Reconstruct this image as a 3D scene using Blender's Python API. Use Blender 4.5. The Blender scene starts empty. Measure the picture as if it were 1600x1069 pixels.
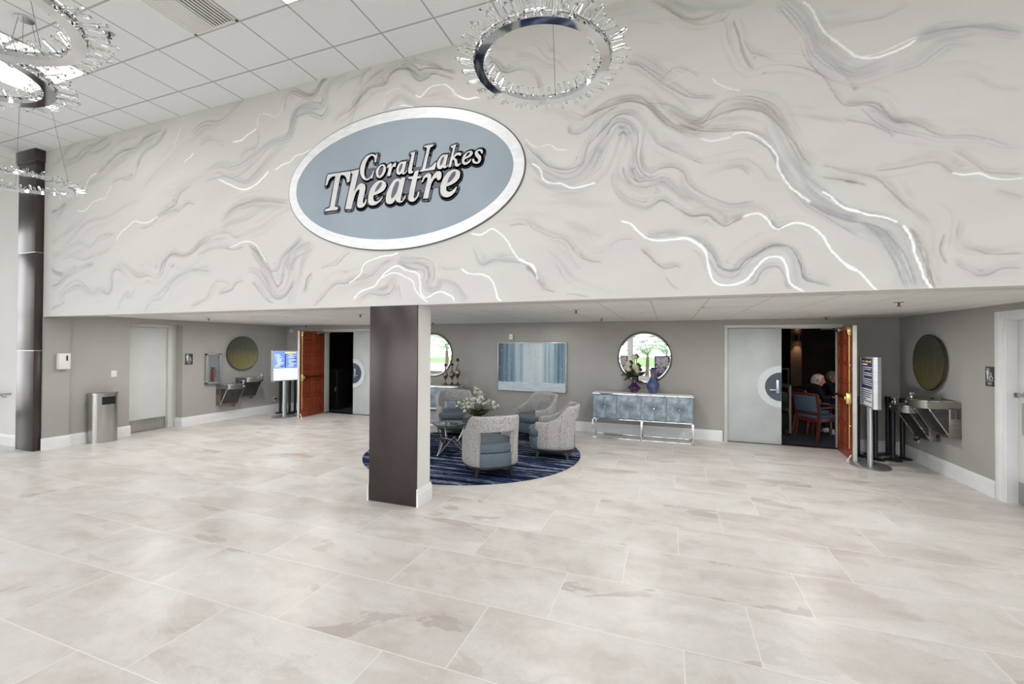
import bpy, bmesh, math, random
import numpy as np
from mathutils import Matrix, Vector

# ------------------------------------------------------------------ camera, world, light
SC = bpy.context.scene
COL = SC.collection
PI = math.pi
FPX = 673.6
CAMH = 1.78
_yaw, _pit, _rol = math.radians(19.86), math.radians(0.485), math.radians(0.275)
_f = Vector((-math.sin(_yaw) * math.cos(_pit), math.cos(_yaw) * math.cos(_pit), math.sin(_pit)))
_r = Vector((math.cos(_yaw), math.sin(_yaw), 0))
_u = _r.cross(_f)
CR = math.cos(_rol) * _r + math.sin(_rol) * _u
CU = -math.sin(_rol) * _r + math.cos(_rol) * _u
cam_d = bpy.data.cameras.new('camera')
cam_d.sensor_width = 36.0
cam_d.lens = FPX / 1600 * 36.0
cam_d.clip_start = 0.05
cam_d.clip_end = 300
cam = bpy.data.objects.new('camera', cam_d)
COL.objects.link(cam)
cam.matrix_world = Matrix(((CR.x, CU.x, -_f.x, 0), (CR.y, CU.y, -_f.y, 0), (CR.z, CU.z, -_f.z, CAMH), (0, 0, 0, 1)))
SC.camera = cam

SC.view_settings.view_transform = 'Standard'
SC.view_settings.look = 'None'
SC.view_settings.gamma = 1.0
SC.view_settings.use_curve_mapping = False
SC.view_settings.exposure = -0.16
SC.cycles.use_denoising = True
SC.cycles.max_bounces = 10
SC.cycles.diffuse_bounces = 5
SC.cycles.glossy_bounces = 5
SC.cycles.transmission_bounces = 10
SC.cycles.transparent_max_bounces = 12
SC.cycles.caustics_reflective = False
SC.cycles.caustics_refractive = False
SC.cycles.sample_clamp_indirect = 6.0

world = bpy.data.worlds.new('sky')
SC.world = world
world.use_nodes = True
wn = world.node_tree
wn.nodes['Background'].inputs['Color'].default_value = (0.95, 0.97, 1.0, 1)
wn.nodes['Background'].inputs['Strength'].default_value = 4.5

HALL = (-14.5, 6.5, -6.0, 4.10, 5.0)     # x0 x1 y0 y1 height of the entrance hall
CEIL2 = 2.285                            # lounge ceiling
YB = 9.0                                 # lounge back wall
XL, XR = -9.80, 3.66                     # lounge side walls

def area(name, loc, rot, sx, sy, power, color=(1, 1, 1), portal=False):
    l = bpy.data.lights.new(name, 'AREA')
    l.shape = 'RECTANGLE'; l.size = sx; l.size_y = sy; l.energy = power; l.color = color
    if portal: l.cycles.is_portal = True
    o = bpy.data.objects.new(name, l); COL.objects.link(o)
    o.location = loc; o.rotation_euler = rot
    return o
# daylight through the window walls behind and to the left of the camera
area('daylight_back', (-4.0, -6.0, 2.19), (PI / 2, 0, 0), 20.8, 4.1, 1, portal=True)
area('daylight_left', (-14.5, -1.0, 2.19), (PI / 2, 0, -PI / 2), 10.0, 4.1, 1, portal=True)

# ------------------------------------------------------------------ helpers
def ray(x, y):
    return _f + (x - 800) / FPX * CR - (y - 534.5) / FPX * CU
def at_y(x, y, Y):
    d = ray(x, y); t = Y / d.y
    return Vector((d.x * t, Y, CAMH + d.z * t))

class MB:
    def __init__(s): s.v = []; s.f = []; s.m = []; s.mi = 0
    def add(s, vs, fs, M=None):
        n = len(s.v)
        if M is not None: vs = [tuple(M @ Vector(p)) for p in vs]
        s.v += [tuple(p) for p in vs]
        s.f += [tuple(i + n for i in q) for q in fs]
        s.m += [s.mi] * len(fs)
        return s
    def box(s, x0, x1, y0, y1, z0, z1, b=0.0, M=None, seg=2):
        if b <= 0:
            vs = [(x, y, z) for z in (z0, z1) for y in (y0, y1) for x in (x0, x1)]
            fs = [(0, 2, 3, 1), (4, 5, 7, 6), (0, 1, 5, 4), (2, 6, 7, 3), (0, 4, 6, 2), (1, 3, 7, 5)]
            return s.add(vs, fs, M)
        bm = bmesh.new(); bmesh.ops.create_cube(bm, size=1)
        for v in bm.verts:
            v.co = Vector(((x0 + x1) / 2 + v.co.x * (x1 - x0), (y0 + y1) / 2 + v.co.y * (y1 - y0), (z0 + z1) / 2 + v.co.z * (z1 - z0)))
        bmesh.ops.bevel(bm, geom=bm.edges[:], offset=b, segments=seg, affect='EDGES', profile=0.5)
        bm.verts.index_update()
        s.add([v.co[:] for v in bm.verts], [[v.index for v in f.verts] for f in bm.faces], M); bm.free()
        return s
    def cyl(s, a, b, r0, r1=None, n=16, cap=True, M=None):
        a = Vector(a); b = Vector(b); r1 = r0 if r1 is None else r1
        d = (b - a).normalized(); u = d.orthogonal().normalized(); w = d.cross(u)
        vs = []
        for c, r in ((a, r0), (b, r1)):
            for i in range(n):
                t = 2 * PI * i / n; vs.append(c + r * (math.cos(t) * u + math.sin(t) * w))
        fs = [(i, (i + 1) % n, n + (i + 1) % n, n + i) for i in range(n)]
        if cap: fs += [tuple(range(n))[::-1], tuple(range(n, 2 * n))]
        return s.add(vs, fs, M)
    def tube(s, pts, r, n=8, closed=False, M=None):
        P = [Vector(p) for p in pts]; N = len(P); rr = r if isinstance(r, (list, tuple)) else [r] * N
        vs = []; u = None
        for i in range(N):
            if closed: d = (P[(i + 1) % N] - P[i - 1])
            else: d = P[min(i + 1, N - 1)] - P[max(i - 1, 0)]
            d.normalize()
            u = d.orthogonal().normalized() if u is None else (u - d * u.dot(d)).normalized()
            w = d.cross(u)
            for k in range(n):
                t = 2 * PI * k / n; vs.append(P[i] + rr[i] * (math.cos(t) * u + math.sin(t) * w))
        fs = []
        for i in range(N if closed else N - 1):
            j = (i + 1) % N
            for k in range(n):
                fs.append((i * n + k, i * n + (k + 1) % n, j * n + (k + 1) % n, j * n + k))
        if not closed: fs += [tuple(range(n))[::-1], tuple(range((N - 1) * n, N * n))]
        return s.add(vs, fs, M)
    def lathe(s, prof, n=32, M=None):
        vs = []; fs = []
        for r, z in prof:
            for i in range(n):
                t = 2 * PI * i / n; vs.append((max(r, 1e-4) * math.cos(t), max(r, 1e-4) * math.sin(t), z))
        for j in range(len(prof) - 1):
            for i in range(n):
                fs.append((j * n + i, j * n + (i + 1) % n, (j + 1) * n + (i + 1) % n, (j + 1) * n + i))
        fs += [tuple(range(n))[::-1], tuple(range((len(prof) - 1) * n, len(prof) * n))]
        return s.add(vs, fs, M)
    def prism(s, poly, z0, z1, M=None):
        n = len(poly)
        A = sum(poly[i][0] * poly[(i + 1) % n][1] - poly[(i + 1) % n][0] * poly[i][1] for i in range(n))
        if A < 0: poly = poly[::-1]
        vs = [(p[0], p[1], z0) for p in poly] + [(p[0], p[1], z1) for p in poly]
        fs = [tuple(range(n))[::-1], tuple(range(n, 2 * n))] + [(i, (i + 1) % n, n + (i + 1) % n, n + i) for i in range(n)]
        return s.add(vs, fs, M)
    def ball(s, c, r, nu=16, nv=10, M=None):
        rx, ry, rz = (r, r, r) if not isinstance(r, (tuple, list)) else r
        vs = [(c[0], c[1], c[2] - rz)]
        for j in range(1, nv):
            p = -PI / 2 + PI * j / nv
            for i in range(nu):
                t = 2 * PI * i / nu
                vs.append((c[0] + rx * math.cos(p) * math.cos(t), c[1] + ry * math.cos(p) * math.sin(t), c[2] + rz * math.sin(p)))
        vs.append((c[0], c[1], c[2] + rz)); L = len(vs) - 1
        fs = [(0, 1 + (i + 1) % nu, 1 + i) for i in range(nu)]
        for j in range(nv - 2):
            a = 1 + j * nu; b = a + nu
            fs += [(a + i, a + (i + 1) % nu, b + (i + 1) % nu, b + i) for i in range(nu)]
        a = 1 + (nv - 2) * nu
        fs += [(a + i, a + (i + 1) % nu, L) for i in range(nu)]
        return s.add(vs, fs, M)
    def build(s, name, mat, parent=None, loc=None, rot=None, sharp=35):
        me = bpy.data.meshes.new(name)
        me.from_pydata(s.v, [], s.f)
        for m in (mat if isinstance(mat, (list, tuple)) else [mat]): me.materials.append(m)
        if any(s.m): me.polygons.foreach_set('material_index', s.m)
        me.polygons.foreach_set('use_smooth', [True] * len(me.polygons))
        me.update()
        me.set_sharp_from_angle(angle=math.radians(sharp))
        o = bpy.data.objects.new(name, me); COL.objects.link(o)
        if parent: o.parent = parent
        if loc: o.location = loc
        if rot: o.rotation_euler = rot
        return o

def empty(name, loc=(0, 0, 0), rz=0.0):
    o = bpy.data.objects.new(name, None); COL.objects.link(o)
    o.empty_display_size = 0.1
    o.location = loc; o.rotation_euler = (0, 0, rz); return o
def tag(o, label, cat, group=None, kind=None):
    o['label'] = label; o['category'] = cat
    if group: o['group'] = group
    if kind: o['kind'] = kind
    return o
def struct(o, label=None):
    o['kind'] = 'structure'
    if label: o['label'] = label
    return o
def copy_tree(o, parent=None):
    c = o.copy(); COL.objects.link(c); c.parent = parent
    for ch in o.children: copy_tree(ch, c)
    return c
def TR(x=0, y=0, z=0, rz=0.0, rx=0.0, ry=0.0):
    return Matrix.Translation((x, y, z)) @ Matrix.Rotation(rz, 4, 'Z') @ Matrix.Rotation(ry, 4, 'Y') @ Matrix.Rotation(rx, 4, 'X')
def crom(pts, k=8, closed=False):
    P = [np.array(p, float) for p in pts]; n = len(P); out = []
    for i in range(n if closed else n - 1):
        if closed: a, b, c, d = P[i - 1], P[i], P[(i + 1) % n], P[(i + 2) % n]
        else: a, b, c, d = P[max(i - 1, 0)], P[i], P[i + 1], P[min(i + 2, n - 1)]
        for j in range(k):
            t = j / k
            out.append(0.5 * ((2 * b) + (c - a) * t + (2 * a - 5 * b + 4 * c - d) * t * t + (3 * b - a - 3 * c + d) * t ** 3))
    if not closed: out.append(P[-1])
    return out

# ------------------------------------------------------------------ materials
def S(r, g, b):
    def c(u):
        u /= 255.0
        return u / 12.92 if u <= 0.04045 else ((u + 0.055) / 1.055) ** 2.4
    return (c(r), c(g), c(b), 1)
def mat(name, col=(0.5, 0.5, 0.5, 1), rough=0.5, metal=0.0, spec=0.5, **kw):
    m = bpy.data.materials.new(name); m.use_nodes = True
    b = m.node_tree.nodes['Principled BSDF']
    b.inputs['Base Color'].default_value = col
    b.inputs['Roughness'].default_value = rough
    b.inputs['Metallic'].default_value = metal
    b.inputs['Specular IOR Level'].default_value = spec
    for k, v in kw.items(): b.inputs[k.replace('_', ' ')].default_value = v
    return m
class NT:
    def __init__(s, m): s.m = m; s.t = m.node_tree; s.b = s.t.nodes['Principled BSDF']
    def n(s, typ, **kw):
        x = s.t.nodes.new(typ)
        for k, v in kw.items(): setattr(x, k, v)
        return x
    def l(s, a, b): s.t.links.new(a, b)
    def coord(s, kind='Object', scale=(1, 1, 1), rot=(0, 0, 0), loc=(0, 0, 0)):
        tc = s.n('ShaderNodeTexCoord'); mp = s.n('ShaderNodeMapping')
        mp.inputs['Scale'].default_value = scale; mp.inputs['Rotation'].default_value = rot; mp.inputs['Location'].default_value = loc
        s.l(tc.outputs[kind], mp.inputs['Vector']); return mp.outputs['Vector']
    def noise(s, vec, scale=5, detail=4, rough=0.5, dist=0.0):
        x = s.n('ShaderNodeTexNoise'); x.inputs['Scale'].default_value = scale; x.inputs['Detail'].default_value = detail
        x.inputs['Roughness'].default_value = rough; x.inputs['Distortion'].default_value = dist
        s.l(vec, x.inputs['Vector']); return x.outputs['Fac']
    def ramp(s, fac, stops, interp='LINEAR'):
        x = s.n('ShaderNodeValToRGB'); cr = x.color_ramp; cr.interpolation = interp
        while len(cr.elements) > 1: cr.elements.remove(cr.elements[-1])
        cr.elements[0].position = stops[0][0]; cr.elements[0].color = stops[0][1]
        for p, c in stops[1:]:
            e = cr.elements.new(p); e.color = c
        s.l(fac, x.inputs['Fac']); return x.outputs['Color']
    def math(s, op, a, b=None, c=None):
        x = s.n('ShaderNodeMath', operation=op)
        for i, v in enumerate((a, b, c)):
            if v is None: continue
            if isinstance(v, (int, float)): x.inputs[i].default_value = v
            else: s.l(v, x.inputs[i])
        return x.outputs[0]
    def mix(s, fac, a, b, mode='MIX'):
        x = s.n('ShaderNodeMix', data_type='RGBA', blend_type=mode)
        for i, v in ((0, fac), (6, a), (7, b)):
            if isinstance(v, (int, float)): x.inputs[i].default_value = v
            elif isinstance(v, tuple): x.inputs[i].default_value = v
            else: s.l(v, x.inputs[i])
        return x.outputs[2]
    def base(s, c): s.l(c, s.b.inputs['Base Color'])
    def bump(s, h, strength=0.2, dist=0.01):
        x = s.n('ShaderNodeBump'); x.inputs['Strength'].default_value = strength; x.inputs['Distance'].default_value = dist
        s.l(h, x.inputs['Height']); s.l(x.outputs[0], s.b.inputs['Normal'])
def mottle(m, c0, c1, scale=4, detail=4, sc=(1, 1, 1), rot=(0, 0, 0), lo=0.3, hi=0.7, bump=0.0, kind='Object', rough=0.5):
    t = NT(m); v = t.coord(kind, sc, rot); f = t.noise(v, scale, detail, rough)
    t.base(t.ramp(f, [(lo, c0), (hi, c1)]))
    if bump: t.bump(f, bump, 0.005)
    return m

WHITE = mottle(mat('white_trim_paint', S(232, 233, 234), 0.35), S(228, 229, 231), S(238, 239, 240), 3)
WALL = mottle(mat('greige_wall_paint', S(168, 166, 162), 0.85, spec=0.25), S(164, 162, 158), S(172, 170, 166), 1.2, bump=0.03)
WALLW = mottle(mat('pale_wall_paint', S(226, 225, 223), 0.8, spec=0.25), S(223, 222, 220), S(230, 229, 227), 1.2)
CEILL = mottle(mat('lounge_ceiling_paint', S(228, 227, 224), 0.9, spec=0.2), S(226, 225, 222), S(232, 231, 228), 2)
BRONZE = mat('dark_bronze_panel', S(84, 74, 72), 0.28, 0.85)
mottle(BRONZE, S(74, 68, 67), S(86, 79, 78), 2.0, sc=(1, 1, 0.2))
CHROME = mottle(mat('polished_chrome', S(225, 226, 228), 0.05, 1.0), S(220, 221, 223), S(232, 233, 235), 3)
STEEL = mottle(mat('brushed_stainless_steel', S(190, 189, 186), 0.28, 1.0), S(176, 175, 172), S(202, 201, 198), 6, sc=(40, 40, 0.5))
ALU = mottle(mat('satin_aluminium', S(195, 200, 203), 0.35, 0.9), S(188, 193, 196), S(204, 208, 212), 5, sc=(1, 1, 20))
BLACK = mottle(mat('black_powder_coat', S(22, 23, 25), 0.4), S(18, 19, 21), S(27, 28, 31), 8)
RUBBER = mottle(mat('black_rubber', S(14, 14, 15), 0.7), S(12, 12, 13), S(18, 18, 19), 8)
BRASS = mottle(mat('polished_brass', S(214, 186, 120), 0.2, 1.0), S(206, 178, 112), S(224, 198, 134), 6)
DARKV = mottle(mat('dark_void', S(10, 10, 11), 0.8), S(8, 8, 9), S(13, 13, 14), 5)
PLW = mottle(mat('white_plastic', S(225, 225, 222), 0.4), S(222, 222, 219), S(229, 229, 226), 5)
DOORG = mottle(mat('grey_painted_door', S(186, 192, 193), 0.45), S(180, 187, 189), S(195, 201, 201), 2.2, detail=6, bump=0.03)
NAVYG = mottle(mat('dark_slate_paint', S(66, 80, 92), 0.4), S(62, 76, 88), S(72, 86, 98), 4)
LEG = mottle(mat('espresso_wood', S(26, 22, 21), 0.4), S(21, 18, 17), S(31, 27, 25), 8, sc=(1, 1, 6))

def glassmat(name, tint=(1, 1, 1, 1), ref=0.10):
    m = bpy.data.materials.new(name); m.use_nodes = True; t = m.node_tree; t.nodes.clear()
    o = t.nodes.new('ShaderNodeOutputMaterial'); mx = t.nodes.new('ShaderNodeMixShader')
    a = t.nodes.new('ShaderNodeBsdfTransparent'); g = t.nodes.new('ShaderNodeBsdfGlossy'); f = t.nodes.new('ShaderNodeFresnel')
    no = t.nodes.new('ShaderNodeTexNoise'); no.inputs['Scale'].default_value = 2.0
    mr = t.nodes.new('ShaderNodeMapRange'); mr.inputs[3].default_value = 0.01; mr.inputs[4].default_value = 0.03
    t.links.new(no.outputs['Fac'], mr.inputs[0]); t.links.new(mr.outputs[0], g.inputs['Roughness'])
    a.inputs[0].default_value = tint; f.inputs[0].default_value = 1.45
    t.links.new(f.outputs[0], mx.inputs[0]); t.links.new(a.outputs[0], mx.inputs[1]); t.links.new(g.outputs[0], mx.inputs[2])
    t.links.new(mx.outputs[0], o.inputs[0]); return m
PANE = glassmat('clear_window_glass')
CRYSTAL = mat('clear_crystal', (1, 1, 1, 1), 0.02, 0.0, IOR=1.5, Transmission_Weight=1.0)
def _ct(m):
    t = NT(m); f = t.noise(t.coord(), 9, 2); t.base(t.ramp(f, [(0.3, (0.97, 0.98, 0.99, 1)), (0.7, (1, 1, 1, 1))]))
_ct(CRYSTAL)

def emis(name, col, strength):
    m = mat(name, col, 0.5); t = NT(m); f = t.noise(t.coord(), 3, 2)
    c = t.ramp(f, [(0.3, tuple(x * 0.97 for x in col[:3]) + (1,)), (0.7, col)])
    t.l(c, t.b.inputs['Emission Color']); t.b.inputs['Emission Strength'].default_value = strength
    return m
LIGHTP2 = emis('dimmer_ceiling_panel', (1, 0.99, 0.98, 1), 5)
LIGHTP = emis('added_panel_glow', (1, 0.99, 0.98, 1), 15)  # glow of the unseen panels added over the hall

# floor: 24 x 48 inch stone-look porcelain, courses along X in a one-third bond
def make_floor():
    m = mat('stone_look_floor_tile', (0.6, 0.6, 0.6, 1), 0.32, 0, 0.5); t = NT(m)
    tc = t.n('ShaderNodeTexCoord'); sp = t.n('ShaderNodeSeparateXYZ'); t.l(tc.outputs['Object'], sp.inputs[0])
    X, Y = sp.outputs[0], sp.outputs[1]
    ry = t.math('DIVIDE', t.math('SUBTRACT', Y, 2.735 - 0.6105 * 30), 0.6105)
    row = t.math('FLOOR', ry); fy = t.math('SUBTRACT', ry, row)
    off = t.math('MULTIPLY', row, 0.4125)
    rx = t.math('DIVIDE', t.math('SUBTRACT', t.math('ADD', X, 0.735 + 1.2375 * 30), off), 1.2375)
    cx = t.math('FLOOR', rx); fx = t.math('SUBTRACT', rx, cx)
    ex = t.math('MULTIPLY', t.math('MINIMUM', fx, t.math('SUBTRACT', 1, fx)), 1.2375)
    ey = t.math('MULTIPLY', t.math('MINIMUM', fy, t.math('SUBTRACT', 1, fy)), 0.6105)
    e = t.math('MINIMUM', ex, ey)
    gr = t.n('ShaderNodeMapRange'); gr.inputs[1].default_value = 0.0016; gr.inputs[2].default_value = 0.0040
    gr.inputs[3].default_value = 1; gr.inputs[4].default_value = 0; t.l(e, gr.inputs[0])
    cid = t.n('ShaderNodeCombineXYZ'); t.l(cx, cid.inputs[0]); t.l(row, cid.inputs[1])
    wn_ = t.n('ShaderNodeTexWhiteNoise', noise_dimensions='3D'); t.l(cid.outputs[0], wn_.inputs['Vector'])
    rnd = wn_.outputs['Value']; rc = wn_.outputs['Color']
    sc_ = t.n('ShaderNodeVectorMath', operation='MULTIPLY_ADD'); t.l(rc, sc_.inputs[0]); sc_.inputs[1].default_value = (37, 53, 71)
    t.l(tc.outputs['Object'], sc_.inputs[2]); V = sc_.outputs[0]
    mp = t.n('ShaderNodeMapping'); mp.inputs['Rotation'].default_value = (0, 0, math.radians(38)); mp.inputs['Scale'].default_value = (1.0, 2.2, 1)
    t.l(V, mp.inputs['Vector']); D = mp.outputs[0]
    big = t.noise(D, 1.1, 3, 0.55, 0.3)
    mid = t.noise(V, 5.0, 6, 0.62, 0.5)
    fine = t.noise(V, 38, 3, 0.6)
    patch = t.noise(D, 0.85, 5, 0.6, 0.6)
    # tone of the tile body
    body = t.ramp(t.math('ADD', t.math('MULTIPLY', big, 0.6), t.math('MULTIPLY', mid, 0.4)),
                  [(0.33, S(193, 185, 178)), (0.5, S(212, 209, 204)), (0.66, S(222, 221, 219))])
    # darker slate-like flakes with crisp borders
    pm = t.ramp(patch, [(0.615, (0, 0, 0, 1)), (0.63, (1, 1, 1, 1))])
    c2 = t.mix(t.math('MULTIPLY', pm, t.math('MULTIPLY_ADD', rnd, 0.34, 0.10)), body, S(150, 136, 128))
    pm2 = t.ramp(t.noise(D, 1.7, 6, 0.7, 1.2), [(0.62, (0, 0, 0, 1)), (0.68, (1, 1, 1, 1))])
    c3 = t.mix(t.math('MULTIPLY', pm2, t.math('MULTIPLY', mid, 0.38)), c2, S(152, 142, 136))
    c4 = t.mix(t.math('MULTIPLY', t.math('SUBTRACT', fine, 0.42), 0.5), c3, S(170, 164, 158))
    vein = t.ramp(t.noise(D, 2.6, 5, 0.6, 0.8), [(0.493, (0, 0, 0, 1)), (0.5, (1, 1, 1, 1)), (0.507, (0, 0, 0, 1))])
    c4 = t.mix(t.math('MULTIPLY', t.math('MULTIPLY', vein, pm2), 0.3), c4, S(140, 128, 120))
    soft = t.ramp(t.noise(D, 0.65, 4, 0.55, 0.9), [(0.52, (0, 0, 0, 1)), (0.56, (1, 1, 1, 1))])
    c4 = t.mix(t.math('MULTIPLY', soft, t.math('MULTIPLY_ADD', mid, 0.34, 0.03)), c4, S(170, 156, 146))
    c5 = t.mix(gr.outputs[0], c4, S(232, 229, 224))
    t.base(c5)
    t.l(t.ramp(mid, [(0.3, (0.28, 0.28, 0.28, 1)), (0.7, (0.42, 0.42, 0.42, 1))]), t.b.inputs['Roughness'])
    t.bump(t.math('SUBTRACT', t.math('MULTIPLY', mid, 0.25), gr.outputs[0]), 0.12, 0.002)
    return m
FLOOR = make_floor()

def make_grid_ceiling():
    m = mat('white_acoustic_tile', S(214, 215, 216), 0.9, 0, 0.2); t = NT(m)
    tc = t.n('ShaderNodeTexCoord'); sp = t.n('ShaderNodeSeparateXYZ'); t.l(tc.outputs['Object'], sp.inputs[0])
    rx = t.math('DIVIDE', t.math('ADD', sp.outputs[0], 4.018 + 0.6165 * 40), 0.6165)
    ry = t.math('DIVIDE', t.math('SUBTRACT', sp.outputs[1], 3.088 - 0.607 * 40), 0.607)
    es = []
    for r, w in ((rx, 0.6165), (ry, 0.607)):
        f = t.math('FRACT', r); es.append(t.math('MULTIPLY', t.math('MINIMUM', f, t.math('SUBTRACT', 1, f)), w))
    e = t.math('MINIMUM', es[0], es[1])
    bar = t.n('ShaderNodeMapRange'); bar.inputs[1].default_value = 0.0065; bar.inputs[2].default_value = 0.008; bar.inputs[3].default_value = 1; bar.inputs[4].default_value = 0; t.l(e, bar.inputs[0])
    gap = t.math('MULTIPLY', t.math('LESS_THAN', e, 0.0095), t.math('GREATER_THAN', e, -1.0))
    f = t.noise(tc.outputs['Object'], 60, 3, 0.7)
    c = t.ramp(f, [(0.3, S(234, 235, 236)), (0.7, S(241, 242, 243))])
    c = t.mix(t.math('MULTIPLY', gap, 0.75), c, S(160, 160, 162))
    t.base(c); t.bump(f, 0.03, 0.004)
    return m
CEILG = make_grid_ceiling()

# ------------------------------------------------------------------ the shell
hx0, hx1, hy0, hy1, hz = HALL
struct(MB().box(hx0 - 1, hx1 + 1, hy0 - 0.2, 9.15, -0.12, 0).build('floor', FLOOR))
struct(MB().box(hx0 - 0.2, hx1 + 0.2, hy0 - 0.2, hy1 + 0.3, hz, hz + 0.15).build('ceiling', CEILG))
lc = MB(); lc.box(XL - 0.6, XR + 0.3, hy1 + 0.28, YB, CEIL2, CEIL2 + 0.12)
lounge_ceiling = struct(lc.build('ceiling', None))
def make_lounge_ceiling():
    t = NT(CEILL); tc = t.n('ShaderNodeTexCoord'); sp = t.n('ShaderNodeSeparateXYZ'); t.l(tc.outputs['Object'], sp.inputs[0])
    r = t.math('DIVIDE', t.math('ADD', sp.outputs[0], 0.77 + 0.5915 * 40), 0.5915)
    f = t.math('FRACT', r); e = t.math('MULTIPLY', t.math('MINIMUM', f, t.math('SUBTRACT', 1, f)), 0.5915)
    r2 = t.math('DIVIDE', t.math('ADD', sp.outputs[1], 0.05), 1.2); f2 = t.math('FRACT', r2)
    e2 = t.math('MULTIPLY', t.math('MINIMUM', f2, t.math('SUBTRACT', 1, f2)), 1.2)
    n = t.math('LESS_THAN', e, 0.006)
    cur = t.b.inputs['Base Color'].links[0].from_socket
    t.base(t.mix(t.math('MULTIPLY', n, 0.45), cur, S(120, 118, 114)))
make_lounge_ceiling()
lounge_ceiling.data.materials.clear(); lounge_ceiling.data.materials.append(CEILL)

# walls of the lounge
bw = MB()
for x0, x1 in ((XL - 0.6, -8.50), (-6.66, 1.02), (2.86, XR + 0.6)): bw.box(x0, x1, YB, YB + 0.14, 0, 2.6)
for x0, x1 in ((-8.50, -6.66), (1.02, 2.86)): bw.box(x0, x1, YB, YB + 0.14, 2.165, 2.6)
struct(bw.build('wall_back', WALL))
lw = MB()
lw.box(XL - 0.6, XL + 0.03, 4.10, 4.38, 0, 2.223); lw.box(XL - 0.6, XL + 0.03, 4.38, 4.44, 0, 2.4)
lw.box(XL - 0.6, XL, 4.44, 5.34, 0, 2.4)
lw.box(XL - 0.6, XL, 6.31, YB, 0, 2.4)
lw.box(XL - 0.6, XL, 5.34, 6.31, 2.19, 2.4)
lw.box(XL - 0.6, XL - 0.24, 5.34, 6.31, 2.12, 2.19)
struct(lw.build('wall_left', WALL))
rw = MB()
rw.box(XR, XR + 0.6, 6.62, YB, 0, 2.4); rw.box(XR, XR + 0.6, 4.38, 5.66, 0, 2.4); rw.box(XR, XR + 0.6, 5.66, 6.62, 2.12, 2.4)
struct(rw.build('wall_right', WALL))
# hall walls
hw = MB()
hw.box(hx0, XL - 0.6, hy1, hy1 + 0.28, 0, hz)
hw.box(XR + 0.6, hx1, hy1, hy1 + 0.28, 0, 2.224); hw.box(XR, XR + 0.6, hy1, hy1 + 0.28, 0, 2.224)

struct(hw.build('wall_front', WALLW))
struct(MB().box(hx1, hx1 + 0.2, hy0, hy1 + 0.28, 0, hz).build('wall_east', WALLW))
bh = MB()
bh.box(hx0, hx1, hy0 - 0.2, hy0, 4.25, hz); bh.box(hx0, hx1, hy0 - 0.2, hy0, 0, 0.12)
for i in range(11): bh.box(hx0 + i * 2.1 - 0.1, hx0 + i * 2.1 + 0.1, hy0 - 0.2, hy0, 0.12, 4.25)
struct(bh.build('wall_rear', WALLW))
wl = MB()
wl.box(hx0 - 0.2, hx0, hy0, hy1 + 0.28, 4.25, hz); wl.box(hx0 - 0.2, hx0, hy0, hy1 + 0.28, 0, 0.12)
for i in range(6): wl.box(hx0 - 0.2, hx0, hy0 + i * 2.05 - 0.1, hy0 + i * 2.05 + 0.1, 0.12, 4.25)
wl.box(hx0 - 0.2, hx0, hy1 - 0.1, hy1 + 0.28, 0.12, 4.25)
struct(wl.build('wall_west', WALLW))
for i in range(10):
    x0 = hx0 + i * 2.1 + 0.1; x1 = x0 + 1.9
    w = struct(empty('window_%d' % (i + 1), ((x0 + x1) / 2, hy0 - 0.1, 0.12)))
    f = MB(); a = (x1 - x0) / 2
    for p, q in ((-a, -a + 0.05), (a - 0.05, a)): f.box(p, q, -0.04, 0.04, 0, 4.13)
    for z in (0, 2.15, 4.08): f.box(-a, a, -0.04, 0.04, z, z + 0.05)
    f.build('window_frame', WHITE, w); MB().box(-a + 0.04, a - 0.04, -0.005, 0.005, 0.04, 4.1).build('window_pane', PANE, w)
for i in range(5):
    y0 = hy0 + i * 2.05 + 0.1; y1 = y0 + 1.85
    w = struct(empty('window_%d' % (i + 11), (hx0 - 0.1, (y0 + y1) / 2, 0.12)))
    f = MB(); a = (y1 - y0) / 2
    for p, q in ((-a, -a + 0.05), (a - 0.05, a)): f.box(-0.04, 0.04, p, q, 0, 4.13)
    for z in (0, 2.15, 4.08): f.box(-0.04, 0.04, -a, a, z, z + 0.05)
    f.build('window_frame', WHITE, w); MB().box(-0.005, 0.005, -a + 0.04, a - 0.04, 0.04, 4.1).build('window_pane', PANE, w)

def baseboard(name, segs, H=0.20, th=0.02):
    """segs: (x0,y0,x1,y1,nx,ny) runs on a wall, n is the way the board faces"""
    b = MB()
    for x0, y0, x1, y1, nx, ny in segs:
        L = math.hypot(x1 - x0, y1 - y0); d = ((x1 - x0) / L, (y1 - y0) / L)
        prof = [(0, 0), (th, 0), (th, H - 0.055), (th - 0.004, H - 0.05), (th - 0.004, H - 0.03), (th - 0.010, H - 0.018), (th - 0.012, H), (0, H)]
        n = len(prof)
        vs = [(x0 + nx * p, y0 + ny * p, z) for p, z in prof] + [(x1 + nx * p, y1 + ny * p, z) for p, z in prof]
        fs = [(i, (i + 1) % n, n + (i + 1) % n, n + i) for i in range(n)] + [tuple(range(n)), tuple(range(n, 2 * n))[::-1]]
        b.add(vs, fs)
    return struct(b.build(name, WHITE, sharp=20))
baseboard('baseboard_back', [(XL, YB, -8.56, YB, 0, -1), (-6.60, YB, 0.97, YB, 0, -1), (2.92, YB, XR, YB, 0, -1)])
baseboard('baseboard_left', [(XL + 0.03, 4.08, XL + 0.03, 4.46, 1, 0), (XL, 4.46, XL, 5.36, 1, 0), (XL, 6.29, XL, YB, 1, 0), (XL - 0.20, 6.31, XL, 6.31, 0, -1)])
baseboard('baseboard_right', [(XR, 6.755, XR, YB, -1, 0)])
baseboard('baseboard_front', [(hx0, hy1, XL - 0.02, hy1, 0, -1)])
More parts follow.
